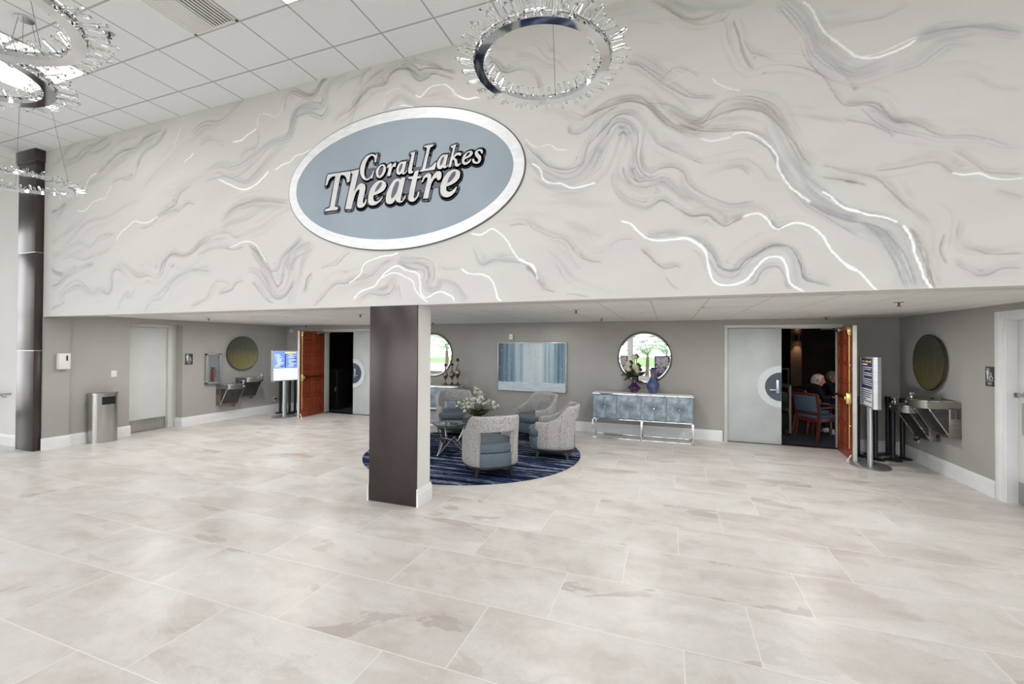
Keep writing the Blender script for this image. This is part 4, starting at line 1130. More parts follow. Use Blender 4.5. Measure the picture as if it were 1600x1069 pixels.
# ------------------------------------------------------------------ vases and candle holders
def glaze(name, a, b): return mottle(mat(name, a, 0.08, 0, 0.6), a, b, 14, 6)
PURP = glaze('plum_glaze', S(46, 24, 56), S(74, 40, 84)); BLUEV = glaze('slate_blue_glaze', S(58, 66, 104), S(82, 92, 134))
def spl(prof, k=5): return [tuple(p) for p in crom(prof, k)]
v1 = tag(MB().lathe(spl([(0.062, 0), (0.066, 0.01), (0.072, 0.03), (0.105, 0.06), (0.125, 0.085), (0.118, 0.11), (0.085, 0.14), (0.052, 0.175), (0.042, 0.22), (0.045, 0.265), (0.056, 0.285), (0.050, 0.286), (0.036, 0.25), (0.03, 0.2)])).build('vase', PURP, loc=(-0.609, 8.66, 0.885)),
         'squat plum purple vase with a narrow neck on the right console', 'vase')
v2 = tag(MB().lathe(spl([(0.070, 0), (0.072, 0.01), (0.085, 0.05), (0.112, 0.11), (0.120, 0.155), (0.105, 0.205), (0.070, 0.245), (0.050, 0.29), (0.045, 0.35), (0.048, 0.40), (0.062, 0.435), (0.070, 0.45), (0.060, 0.452), (0.04, 0.41), (0.036, 0.35)])).build('vase', BLUEV, loc=(-0.262, 8.66, 0.885)),
         'tall slate blue bottle vase with a flared lip on the right console', 'vase')
m = MB()
m.lathe([(0.0475, 0.352), (0.0505, 0.40), (0.0525, 0.405), (0.0475, 0.356)], 28)
m.build('neck_band', glaze('rust_glaze', S(108, 60, 60), S(132, 78, 74)), v2)

LEAF = mottle(mat('dark_glossy_leaf', S(44, 66, 30), 0.35), S(34, 54, 24), S(62, 88, 42), 9)
PETALC = mottle(mat('cream_green_petal', S(196, 200, 168), 0.6), S(168, 176, 132), S(222, 222, 202), 12)
STEM = mottle(mat('green_stem', S(70, 88, 44), 0.6), S(60, 78, 38), S(84, 100, 54), 10)
def leaf_mesh(L, W, cup=0.15, bend=0.2, n=8):
    b = MB(); vs = []
    for i in range(n + 1):
        t = i / n; w = W * math.sin(PI * min(1, t * 0.97 + 0.03)) ** 0.7 * (1 - 0.25 * t); z = -bend * L * t * t
        vs += [(-w / 2, L * t, z + cup * w * 0.5), (0, L * t, z), (w / 2, L * t, z + cup * w * 0.5)]
    fs = []
    for i in range(n):
        for k in (0, 1): fs.append((3 * i + k, 3 * i + k + 1, 3 * i + 4 + k, 3 * i + 3 + k))
    k = len(vs); vs2 = [(x, y, z - 0.0015) for x, y, z in vs]; b.add(vs + vs2, fs + [tuple(k + q for q in f)[::-1] for f in fs])
    return b
def aim(d, roll=0.0):
    d = Vector(d).normalized(); return d.to_track_quat('Y', 'Z').to_matrix().to_4x4() @ Matrix.Rotation(roll, 4, 'Y')
def inst(o, M, parent):
    c = o.copy(); COL.objects.link(c); c.parent = parent; c.matrix_local = M; return c
def protea_bunch():
    r = tag(empty('flower_bunch', (-0.609, 8.66, 1.12)), 'bunch of cream artichoke-like blooms with dark leaves in the plum vase', 'flowers')
    rnd = random.Random(3)
    bl = [(-0.12, 0.0, 0.30, 0.062), (0.0, 0.0, 0.44, 0.058), (-0.10, -0.05, 0.20, 0.05), (0.03, -0.06, 0.24, 0.062), (0.07, -0.06, 0.17, 0.045), (-0.16, -0.02, 0.24, 0.04)]
    for i, (x, y, z, R) in enumerate(bl):
        MB().tube([(0, 0, -0.05), (x * 0.3, y * 0.3, z * 0.4), (x, y, z)], 0.007, 6).build('stem', STEM, r)
        b = MB()
        for ring in range(5):
            for k in range(8):
                a = 2 * PI * (k + ring * 0.5) / 8; q = leaf_mesh(R * (1.35 - 0.1 * ring), R * 0.75, 0.5, -0.35, 5)
                tilt = 0.5 + 0.22 * ring
                M = Matrix.Translation((x + 0.35 * R * math.cos(a) * (1 - ring * 0.15), y + 0.35 * R * math.sin(a) * (1 - ring * 0.15), z - R * 0.6 + ring * R * 0.22)) @ aim((math.cos(a), math.sin(a), math.tan(min(1.45, tilt))))
                b.add(q.v, q.f, M)
        b.ball((x, y, z), (R * 0.6, R * 0.6, R * 0.85), 10, 8)
        b.build('bloom', PETALC, r)
    for i, (dx, dy, dz, L, W) in enumerate([(1.0, -0.1, 0.55, 0.17, 0.10), (0.95, -0.3, 0.05, 0.19, 0.10), (-1, -0.2, 0.05, 0.22, 0.11), (-0.9, -0.1, -0.35, 0.18, 0.12), (-0.5, -0.7, 0.1, 0.15, 0.11), (0.3, -0.9, 0.2, 0.13, 0.11), (0.0, -0.9, 0.55, 0.14, 0.10), (-0.2, -0.8, -0.1, 0.13, 0.1), (0.6, -0.6, 0.3, 0.14, 0.1), (-0.8, 0.4, 0.3, 0.16, 0.1), (0.5, 0.7, 0.4, 0.15, 0.1), (-0.7, -0.5, 0.45, 0.17, 0.09)]):
        q = leaf_mesh(L, W, 0.2, 0.15); lo = q.build('leaf', LEAF, r); lo.matrix_local = Matrix.Translation((dx * 0.05, dy * 0.04, 0.07 + 0.02 * (i % 3))) @ aim((dx, dy, dz), 0.4 * ((i % 3) - 1))
protea_bunch()

BRZ = mottle(mat('aged_bronze_metal', S(128, 116, 100), 0.25, 1.0), S(108, 96, 82), S(150, 138, 120), 7)
DCUP = mottle(mat('dark_metal_cup', S(48, 44, 44), 0.4, 0.6), S(42, 38, 38), S(56, 52, 52), 6)
def candle_holder(x, y, h, R, label):
    r = tag(empty('candle_holder', (x, y, 0.885)), label, 'candle holder', 'bronze candle holders on the left console')
    s = h / 0.55
    P = [(0.075, 0), (0.078, 0.006), (0.06, 0.02), (0.03, 0.05 * s), (0.014, 0.11 * s), (0.014, 0.15 * s), (0.03, 0.18 * s), (R, 0.25 * s), (R * 1.02, 0.27 * s), (R * 0.9, 0.31 * s), (0.03, 0.37 * s), (0.012, 0.41 * s), (0.016, 0.45 * s), (0.010, 0.49 * s), (0.012, 0.51 * s)]
    MB().lathe(spl(P, 4), 24).build('body', BRZ, r)
    MB().lathe([(0.012, 0.51 * s), (0.055, 0.518 * s), (0.056, 0.526 * s), (0.028, 0.528 * s), (0.032, 0.575 * s), (0.026, 0.575 * s), (0.024, 0.54 * s)], 20).build('candle_cup', DCUP, r)
candle_holder(-4.70, 8.62, 0.46, 0.055, 'leftmost bronze candle holder, shortest of the three by the mirror')
candle_holder(-4.556, 8.66, 0.47, 0.062, 'middle bronze candle holder with the widest round belly')
candle_holder(-4.40, 8.62, 0.58, 0.062, 'tallest bronze candle holder, on the right of the three')

# ------------------------------------------------------------------ rug
def rug():
    m = mat('striped_navy_rug', (0.05, 0.07, 0.2, 1), 0.95, 0, 0.1); t = NT(m)
    v = t.coord(scale=(0.16, 4.2, 1), rot=(0, 0, math.radians(-14)))
    a = t.noise(v, 2.4, 5, 0.7, 0.35); b = t.noise(t.coord(scale=(0.4, 11, 1), rot=(0, 0, math.radians(-14))), 3.0, 4, 0.7, 0.2)
    f = t.math('ADD', t.math('MULTIPLY', a, 0.55), t.math('MULTIPLY', b, 0.45))
    t.base(t.ramp(f, [(0.42, S(13, 18, 42)), (0.495, S(17, 24, 54)), (0.515, S(78, 100, 134)), (0.53, S(20, 29, 62)), (0.552, S(30, 46, 86)), (0.562, S(204, 210, 216)), (0.595, S(150, 165, 184)), (0.605, S(24, 35, 72)), (0.65, S(44, 64, 104)), (0.655, S(190, 200, 210)), (0.72, S(18, 25, 54))]))
    t.bump(t.noise(t.coord(), 300, 2), 0.4, 0.003)
    n = 128; R = 1.772; b_ = MB(); prof = [(R - 0.02, 0.0005), (R, 0.003), (R, 0.010), (R - 0.012, 0.014), (0.02, 0.014)]
    b_.lathe(prof, n)
    e = mottle(mat('navy_rug_binding', S(26, 34, 68), 0.9), S(22, 30, 62), S(32, 40, 76), 9)
    o = tag(b_.build('round_rug', m, loc=(-3.064, 6.617, 0)), 'round navy and white striped rug under the armchairs', 'rug')
    q = MB(); q.tube([((R - 0.006) * math.cos(2 * PI * i / n), (R - 0.006) * math.sin(2 * PI * i / n), 0.007) for i in range(n)], 0.006, 6, closed=True); q.build('binding', e, o)
rug()
RUGZ = 0.0145

# ------------------------------------------------------------------ barrel armchairs
TWEED = mat('grey_fretwork_weave', S(190, 188, 184), 0.85, 0, 0.2)
def _tweed():
    t = NT(TWEED); tc = t.n('ShaderNodeTexCoord')
    vo = t.n('ShaderNodeTexVoronoi', feature='DISTANCE_TO_EDGE'); vo.inputs['Scale'].default_value = 1; vo.inputs['Randomness'].default_value = 0.75
    mp = t.n('ShaderNodeMapping'); mp.inputs['Scale'].default_value = (95, 95, 62); t.l(tc.outputs['Object'], mp.inputs['Vector']); t.l(mp.outputs[0], vo.inputs['Vector'])
    c = t.ramp(vo.outputs['Distance'], [(0.06, S(118, 119, 122)), (0.16, S(204, 201, 196)), (0.5, S(214, 211, 206))])
    n = t.noise(tc.outputs['Object'], 18, 3, 0.6); t.base(t.mix(t.math('MULTIPLY', n, 0.25), c, S(150, 150, 152)))
    t.bump(vo.outputs['Distance'], 0.3, 0.002)
_tweed()
TEAL = mottle(mat('dusty_blue_leather', S(94, 116, 130), 0.42), S(80, 93, 103), S(91, 105, 115), 5, bump=0.05)
def sup(phi, a, b, n=2.7):
    c, s = math.cos(phi), math.sin(phi)
    return (a * abs(c) ** (2 / n) * (1 if c >= 0 else -1), b * abs(s) ** (2 / n) * (1 if s >= 0 else -1))
def plan(a, b, off=0.0, k=64, n=2.7, yshift=0.0):
    return [(lambda p: (p[0], p[1] + yshift))(sup(2 * PI * i / k, a + off, b + off, n)) for i in range(k)]
def armchair(loc, rz, label, first=[None]):
    """local: sits facing +y, back towards -y"""
    if first[0] is not None:
        r = copy_tree(first[0]); r.location = loc; r.rotation_euler = (0, 0, rz); r['label'] = label; return r
    r = tag(empty('barrel_armchair', loc, rz), label, 'armchair', 'barrel armchairs around the coffee tables')
    A, B = 0.375, 0.36
    # patterned shell
    cols = []
    n = 96; pm = math.radians(137); po = math.radians(33)
    ph = sorted(set([round(-pm + 2 * pm * i / n, 5) for i in range(n + 1)] + [round(po, 5), round(-po, 5), round(po - 0.03, 5), round(-po + 0.03, 5)]))
    sh = MB(); L = None
    def top(a):
        a = abs(a); t = min(1, max(0, (a - math.radians(48)) / math.radians(56))); t = t * t * (3 - 2 * t)
        return 0.842 * (1 - t) + 0.592 * t - 0.015 * (a / pm)
    for p in ph:
        a = abs(p); zt = top(p); zb = 0.165
        if a < po: 
            e = (po - a) / 0.03
            zb = 0.60 + 0.02 * min(1, e / 3) if e > 0.5 else 0.56
        th = 0.062 if a < math.radians(110) else 0.062
        ring = []
        lean = lambda z: 0.055 * max(0, (z - 0.45) / 0.4) * (1 - min(1, a / math.radians(95)))
        def pt(off, z):
            q = sup(-PI / 2 + p, A + off + lean(z), B + off + lean(z)); return (q[0], q[1], z)
        N = 9
        for i in range(N): ring.append(pt(0.0, zb + 0.012 + (zt - 0.04 - zb - 0.012) * i / (N - 1)))
        for k in range(1, 6):
            g = PI * k / 6; ring.append(pt(-th / 2 + th / 2 * math.cos(g), zt - 0.04 + 0.04 * math.sin(g)))
        for i in range(N): ring.append(pt(-th, zt - 0.04 - (zt - 0.04 - zb - 0.012) * i / (N - 1)))
        for k in range(1, 4):
            g = PI * k / 4; ring.append(pt(-th / 2 - th / 2 * math.cos(g), zb + 0.012 - 0.012 * math.sin(g)))
        L = len(ring); cols.append(ring)
    vs = [v for c in cols for v in c]; fs = []
    for i in range(len(cols) - 1):
        for k in range(L): fs.append((i * L + k, (i + 1) * L + k, (i + 1) * L + (k + 1) % L, i * L + (k + 1) % L))
    fs += [tuple(range(L)), tuple(range((len(cols) - 1) * L, len(cols) * L))[::-1]]
    sh.add(vs, fs); sh.build('back_shell', TWEED, r, sharp=50)
    # teal drum and cushion
    def slab(z0, z1, a, b, rr, ys=0.0, nn=2.9):
        m = MB(); k = 64; rings = [(-rr, z0), (-rr * 0.3, z0 + rr * 0.3), (0, z0 + rr), (0, z1 - rr), (-rr * 0.3, z1 - rr * 0.3), (-rr, z1), (-a * 0.5, z1 + 0.004), (-a * 0.92, z1 + 0.006)]
        vs = []
        for off, z in rings:
            vs += [(x, y, z) for x, y in plan(a, b, off, k, nn, ys)]
        fs = [(j * k + i, j * k + (i + 1) % k, (j + 1) * k + (i + 1) % k, (j + 1) * k + i) for j in range(len(rings) - 1) for i in range(k)]
        fs += [tuple(range(k))[::-1], tuple(range((len(rings) - 1) * k, len(rings) * k))]
        m.add(vs, fs); return m
    slab(0.155, 0.335, 0.345, 0.365, 0.008, 0.035).build('seat_base', TEAL, r)
    slab(0.338, 0.462, 0.345, 0.365, 0.022, 0.045).build('seat_cushion', TEAL, r)
    slab(0.125, 0.157, 0.345, 0.35, 0.004, 0.02).build('plinth', LEG, r)
    for sx in (-1, 1):
        for sy in (-1, 1):
            q = MB(); x, y = sx * 0.225, sy * 0.215 + 0.02
            vs = []
            for z, w, o in ((0.13, 0.026, 0), (0.0, 0.014, 0.03)):
                for dx, dy in ((-1, -1), (1, -1), (1, 1), (-1, 1)): vs.append((x + sx * o + dx * w, y + sy * o + dy * w, z))
            q.add(vs, [(0, 1, 5, 4), (1, 2, 6, 5), (2, 3, 7, 6), (3, 0, 4, 7), (3, 2, 1, 0), (4, 5, 6, 7)]); q.build('leg', LEG, r)
    first[0] = r
    return r
def face(c, t): return math.atan2(t[1] - c[1], t[0] - c[0]) - PI / 2
TC = (-3.05, 6.62)
for c, tgt, lab in [((-2.33, 5.56), (-2.97, 6.36), 'barrel armchair seen from behind at the front of the rug, cut-out in its back'),
                    ((-1.72, 6.80), (-3.0, 6.56), 'barrel armchair on the right edge of the rug seen from its side'),
                    ((-2.38, 7.98), (-3.10, 6.75), 'barrel armchair at the back of the rug below the birch painting'),
                    ((-4.02, 7.78), (-3.45, 6.8), 'barrel armchair facing the camera in front of the left console'),
                    ((-4.30, 6.30), (-3.0, 6.45), 'barrel armchair mostly hidden behind the square pillar')]:
    armchair((c[0], c[1], RUGZ), face(c, tgt), lab)

# ------------------------------------------------------------------ coffee tables
SMOKE = mottle(mat('smoked_glass_top', S(92, 106, 108), 0.06, 0.2), S(84, 98, 100), S(104, 118, 118), 3)
NICK = mottle(mat('polished_nickel', S(205, 202, 196), 0.12, 1.0), S(196, 193, 187), S(214, 212, 206), 5)
def coffee_table(loc, rz, R, h, label, seed):
    r = tag(empty('coffee_table', loc, rz), label, 'table', 'faceted coffee tables on the rug')
    n = 6; P = [(R * math.cos(2 * PI * i / n), R * math.sin(2 * PI * i / n)) for i in range(n)]
    t = MB(); vs = [(x, y, h - 0.006) for x, y in P] + [(x * 0.97, y * 0.97, h - 0.03) for x, y in P] + [(0, 0, h + 0.004)] + [(0, 0, h - 0.03)]
    fs = [(i, (i + 1) % n, 12) for i in range(n)] + [(n + i, n + (i + 1) % n, (i + 1) % n, i) for i in range(n)] + [(13, n + (i + 1) % n, n + i) for i in range(n)]
    t.add(vs, fs); t.build('tabletop', SMOKE, r, sharp=0.5)
    for i in range(3):
        a = 2 * PI * i / 3; u = Vector((math.cos(a), math.sin(a), 0)); q = MB()
        q.tube([tuple(u * R * 0.92 + Vector((0, 0, h - 0.03))), tuple(u * R * 0.70 + Vector((0, 0, h * 0.62))), tuple(u * R * 0.52 + Vector((0, 0, h * 0.42))), tuple(u * R * 0.66 + Vector((0, 0, h * 0.22))), tuple(u * R * 0.95 + Vector((0, 0, 0.008)))], [0.010, 0.014, 0.017, 0.014, 0.009], 8)
        q.build('leg', NICK, r)
    m = MB()
    V = []
    for i in range(3):
        a = 2 * PI * i / 3; b = a + PI / 3
        V.append(Vector((math.cos(a) * R * 0.9, math.sin(a) * R * 0.9, 0.012))); V.append(Vector((math.cos(b) * R * 0.45, math.sin(b) * R * 0.45, h * 0.5)))
    for i in range(6): m.tube([V[i], V[(i + 1) % 6]], 0.006, 6)
    for i in (0, 2, 4): m.tube([V[i], V[(i + 2) % 6]], 0.006, 6)
    m.tube([V[1], V[3], V[5]], 0.006, 6); m.tube([V[5], V[1]], 0.006, 6)
    m.build('lattice', NICK, r)
coffee_table((-3.36, 6.30, RUGZ), 0.25, 0.29, 0.50, 'faceted smoked glass table with bent nickel legs nearest the pillar', 1)
coffee_table((-3.08, 6.86, RUGZ), 0.7, 0.30, 0.545, 'slightly taller faceted table carrying the white orchid planter', 2)

# orchids
PETW = mottle(mat('white_orchid_petal', S(226, 226, 218), 0.6), S(214, 216, 200), S(238, 238, 234), 14)
GOLD = mottle(mat('antique_gold_bowl', S(150, 118, 66), 0.3, 0.9), S(132, 102, 54), S(172, 138, 84), 7)
def orchid():
    r = tag(empty('orchid_planter', (-3.10, 6.84, RUGZ + 0.55)), 'gold bowl of white orchids on the coffee table', 'plant')
    MB().lathe(spl([(0.05, 0), (0.06, 0.004), (0.13, 0.035), (0.165, 0.062), (0.16, 0.062), (0.12, 0.045), (0.05, 0.04)], 3), 28).build('bowl', GOLD, r)
    rnd = random.Random(11)
    q = leaf_mesh(0.20, 0.045, 0.3, 0.45, 8); l0 = None
    for i in range(18):
        a = 2 * PI * i / 18 + rnd.uniform(-0.2, 0.2); M = Matrix.Translation((0.03 * math.cos(a), 0.03 * math.sin(a), 0.045)) @ aim((math.cos(a), math.sin(a), rnd.uniform(0.25, 1.0))) @ Matrix.Scale(rnd.uniform(0.75, 1.15), 4)
        if l0 is None: l0 = q.build('leaf', LEAF, r); l0.matrix_local = M
        else: inst(l0, M, r)
    bl = MB()
    for k in range(5):
        a = 2 * PI * k / 5; p = leaf_mesh(0.030, 0.024, 0.3, -0.2, 4); bl.add(p.v, p.f, aim((math.cos(a), math.sin(a), 0.25)))
    bl.ball((0, 0, 0.004), (0.006, 0.006, 0.008), 8, 6)
    b0 = None
    for (tx, ty, tz, cnt) in [(-0.02, 0.02, 0.36, 13), (0.06, -0.03, 0.30, 14), (0.02, 0.0, 0.21, 12), (0.24, -0.02, 0.15, 13), (-0.22, -0.04, 0.17, 15), (-0.12, -0.12, 0.12, 12), (0.14, 0.10, 0.18, 10)]:
        top = Vector((tx, ty, tz)); mid = Vector((tx * 0.35, ty * 0.35, max(tz * 0.8, 0.2)))
        C = [Vector(c) for c in crom([(0, 0, 0.04), tuple(mid), tuple(top), tuple(top + Vector((tx * 0.3, ty * 0.3, -0.03)))], 6)]
        MB().tube(C, 0.0035, 5).build('stem', STEM, r)
        for j in range(cnt):
            c = C[min(len(C) - 1, int(7 + (len(C) - 8) * j / cnt))] + Vector((rnd.uniform(-1, 1), rnd.uniform(-1, 1), rnd.uniform(-1, 1))) * 0.035
            M = Matrix.Translation(c) @ aim((rnd.uniform(-1, 1), rnd.uniform(-1, 1), rnd.uniform(-0.5, 1)), rnd.uniform(0, 6)) @ Matrix.Scale(rnd.uniform(0.8, 1.2), 4)
            if b0 is None: b0 = bl.build('blossom', PETW, r); b0.matrix_local = M
            else: inst(b0, M, r)
orchid()
bpy.data.objects['orchid_planter'].scale = (1.25, 1.25, 1.25)
# ------------------------------------------------------------------ theatre beyond the doors
TW = mottle(mat('dark_brown_theatre_wall', S(52, 42, 36), 0.9), S(46, 37, 32), S(60, 48, 41), 3, bump=0.05)
TCAR = mat('dark_patterned_carpet', S(52, 52, 62), 0.95, 0, 0.1)
def _tc():
    t = NT(TCAR); v = t.coord(); a = t.noise(v, 5, 5, 0.65, 1.0); t.base(t.ramp(a, [(0.35, S(42, 42, 54)), (0.5, S(72, 72, 86)), (0.62, S(50, 50, 62)), (0.7, S(90, 88, 98))]))
_tc()
tx0, tx1, ty1 = -10.6, 5.6, 15.0
m = MB(); m.box(tx0 - 0.1, tx0, 9.16, ty1, 0, 3.6); m.box(tx1, tx1 + 0.1, 9.16, ty1, 0, 3.6); m.box(tx0, tx1, ty1, ty1 + 0.1, 0, 3.6); m.box(3.05, 3.30, 13.2, ty1, 0, 3.6)
m.box(tx0, tx1, 9.145, 9.165, 2.2, 3.6)
struct(m.build('wall_theatre', TW))
struct(MB().box(tx0, tx1, 9.15, ty1, 3.6, 3.7).build('ceiling', DARKV))
struct(MB().box(tx0, tx1, 9.155, ty1, -0.02, 0.006).build('floor', TCAR))
# sconce on the partition, seen between the leaves
sc = tag(empty('wall_sconce', (3.20, 13.2, 2.03)), 'small up and down wall lamp glowing warm on the dark theatre wall', 'lamp')
q = MB(); q.box(-0.05, 0.05, -0.03, 0.0, -0.06, 0.06, 0.004); q.cyl((0, -0.09, -0.08), (0, -0.09, 0.08), 0.05, n=20, cap=False); q.box(-0.015, 0.015, -0.05, -0.02, -0.02, 0.02); q.build('body', DCUP, sc)
q = MB(); q.cyl((0, -0.09, 0.045), (0, -0.09, 0.05), 0.045, n=20); q.cyl((0, -0.09, -0.05), (0, -0.09, -0.045), 0.045, n=20); q.build('bulb', emis('warm_bulb', (1, 0.62, 0.32, 1), 30), sc)
def spot(name, loc, direction, power, angle, blend, color, rad=0.03):
    l = bpy.data.lights.new(name, 'SPOT'); l.energy = power; l.spot_size = angle; l.spot_blend = blend; l.color = color; l.shadow_soft_size = rad
    o = bpy.data.objects.new(name, l); COL.objects.link(o); o.location = loc; o.rotation_euler = Vector(direction).to_track_quat('-Z', 'Y').to_euler(); return o
spot('sconce_up', (3.20, 13.10, 2.12), (0, 0.12, 1), 26, 1.3, 0.7, (1, 0.56, 0.28)); spot('sconce_down', (3.20, 13.10, 1.94), (0, 0.12, -1), 40, 1.1, 0.7, (1, 0.60, 0.32))
area('theatre_glow', (2.6, 11.2, 3.5), (0, 0, 0), 2.0, 2.0, 9, (1, 0.75, 0.55))
area('theatre_glow', (-7.6, 11.2, 3.5), (0, 0, 0), 1.5, 1.5, 2, (1, 0.75, 0.55))
al = tag(empty('fire_alarm', (2.90, ty1, 1.42)), 'small lit red fire alarm on the far theatre wall', 'alarm')
MB().box(-0.07, 0.07, -0.05, 0, -0.09, 0.09, 0.008).build('housing', emis('red_alarm', S(200, 30, 40), 0.9), al)
MB().box(-0.04, 0.04, -0.062, -0.05, 0.0, 0.06, 0.005).build('strobe_lens', PLW, al)

# slotted equipment rack standing left in the doorway
CREAM = mottle(mat('beige_rack_paint', S(150, 142, 128), 0.5), S(140, 132, 118), S(162, 154, 140), 6)
rk = tag(empty('equipment_rack', (2.06, 10.25, 0.006), math.radians(12)), 'beige slotted equipment rack just inside the theatre door', 'rack')
m = MB(); m.box(-0.30, 0.22, -0.26, 0.26, 0.0, 0.04); m.box(-0.30, 0.22, -0.26, 0.26, 0.98, 1.02, 0.004); m.box(-0.30, -0.27, -0.26, 0.26, 0.04, 0.98)
m.build('body', BLACK, rk)
m = MB()
for y in (-0.26, 0.20): m.box(0.19, 0.225, y, y + 0.06, 0.0, 1.0, 0.003)
for z in (0.0, 0.47, 0.94): m.box(0.19, 0.225, -0.2, 0.2, z, z + 0.06, 0.003)
m.build('side_frame', CREAM, rk)
m = MB(); m.box(-0.28, 0.19, -0.24, 0.24, 0.10, 0.40, 0.01); m.box(-0.28, 0.19, -0.24, 0.24, 0.56, 0.86, 0.01); m.build('shelf_unit', BLACK, rk)
m = MB()
for z in (0.18, 0.30, 0.62, 0.76):
    for y in (-0.12, 0.02, 0.12): m.box(0.19, 0.2, y - 0.04, y + 0.03, z, z + 0.03, 0.002)
m.build('label_strip', PLW, rk)
for yy in (0.0,):
    rl = tag(empty('railing', (2.55, 13.0, 0.006)), 'dark metal railing in front of the far theatre wall', 'railing')
    m = MB(); m.box(-0.5, 0.42, -0.02, 0.02, 1.18, 1.22, 0.005); m.box(-0.5, 0.42, -0.015, 0.015, 0.1, 0.13)
    m.build('rails', DCUP, rl)
    for x in (-0.5, -0.04, 0.40): MB().box(x - 0.018, x + 0.018, -0.018, 0.018, 0, 1.2, 0.003).build('post', DCUP, rl)

# wooden guest chairs
CHW = mottle(mat('cherry_chair_wood', S(84, 38, 24), 0.35), S(70, 30, 19), S(98, 46, 30), 5, sc=(2, 2, 0.6))
SLB = mottle(mat('slate_blue_upholstery', S(70, 88, 106), 0.8, 0, 0.2), S(62, 80, 98), S(80, 98, 116), 40)
def guest_chair(loc, rz, label):
    r = tag(empty('guest_chair', loc, rz), label, 'chair')
    for s in (-1, 1):
        q = MB(); P = [(s * 0.225, -0.27, 0.0), (s * 0.222, -0.225, 0.22), (s * 0.222, -0.205, 0.43), (s * 0.232, -0.235, 0.66), (s * 0.238, -0.285, 0.89)]
        for i in range(4):
            vs = []
            for p in (P[i], P[i + 1]):
                for dx, dy in ((-1, -1), (1, -1), (1, 1), (-1, 1)): vs.append((p[0] + dx * 0.019, p[1] + dy * 0.021, p[2]))
            q.add(vs, [(0, 1, 5, 4), (1, 2, 6, 5), (2, 3, 7, 6), (3, 0, 4, 7), (3, 2, 1, 0), (4, 5, 6, 7)])
        q.build('leg', CHW, r)
        q = MB(); vs = []
        for z, w in ((0, 0.016), (0.44, 0.021)):
            for dx, dy in ((-1, -1), (1, -1), (1, 1), (-1, 1)): vs.append((s * 0.235 + dx * w, 0.22 + dy * w, z))
        q.add(vs, [(0, 1, 5, 4), (1, 2, 6, 5), (2, 3, 7, 6), (3, 0, 4, 7), (3, 2, 1, 0), (4, 5, 6, 7)]); q.build('leg', CHW, r)
        q = MB(); q.tube([(s * 0.235, 0.22, 0.43), (s * 0.262, 0.21, 0.56), (s * 0.268, 0.16, 0.635), (s * 0.268, -0.02, 0.645), (s * 0.235, -0.22, 0.63)], [0.018, 0.018, 0.021, 0.022, 0.018], 8); q.build('armrest', CHW, r)
    m = MB(); m.box(-0.225, 0.225, -0.22, -0.185, 0.36, 0.43, 0.004); m.box(-0.225, 0.225, 0.2, 0.235, 0.36, 0.43, 0.004); m.box(-0.24, -0.21, -0.2, 0.22, 0.36, 0.43, 0.004); m.box(0.21, 0.24, -0.2, 0.22, 0.36, 0.43, 0.004)
    m.build('seat_frame', CHW, r)
    MB().box(-0.235, 0.235, -0.20, 0.245, 0.425, 0.495, 0.025).build('seat', SLB, r)
    b = MB(); M = TR(0, -0.255, 0.70, 0, math.radians(9)); b.box(-0.215, 0.215, -0.02, 0.025, -0.15, 0.165, 0.015, M); b.build('backrest', SLB, r)
    b = MB(); b.box(-0.235, 0.235, -0.022, 0.02, 0.165, 0.205, 0.008, M); b.box(-0.215, 0.215, -0.018, 0.016, -0.185, -0.15, 0.004, M); b.build('back_rail', CHW, r)
    return r
guest_chair((2.68, 9.80, 0.007), math.radians(-52), 'cherry wood guest chair with slate blue back, standing in the theatre doorway')
gc2 = guest_chair((2.80, 10.50, 0.007), math.radians(-72), 'guest chair the white haired man sits on')
tb = tag(empty('theatre_table', (4.15, 10.55, 0.007)), 'dark draped table in front of the seated man', 'table')
DRAPE = mottle(mat('black_table_drape', S(20, 20, 24), 0.9), S(16, 16, 20), S(28, 28, 33), 6)
m = MB(); m.box(-0.42, 0.5, -0.6, 0.6, 0.70, 0.73, 0.005); m.build('tabletop', DRAPE, tb)
for x in (-0.36, 0.44):
    for y in (-0.54, 0.54): MB().box(x - 0.02, x + 0.02, y - 0.02, y + 0.02, 0, 0.70).build('leg', BLACK, tb)

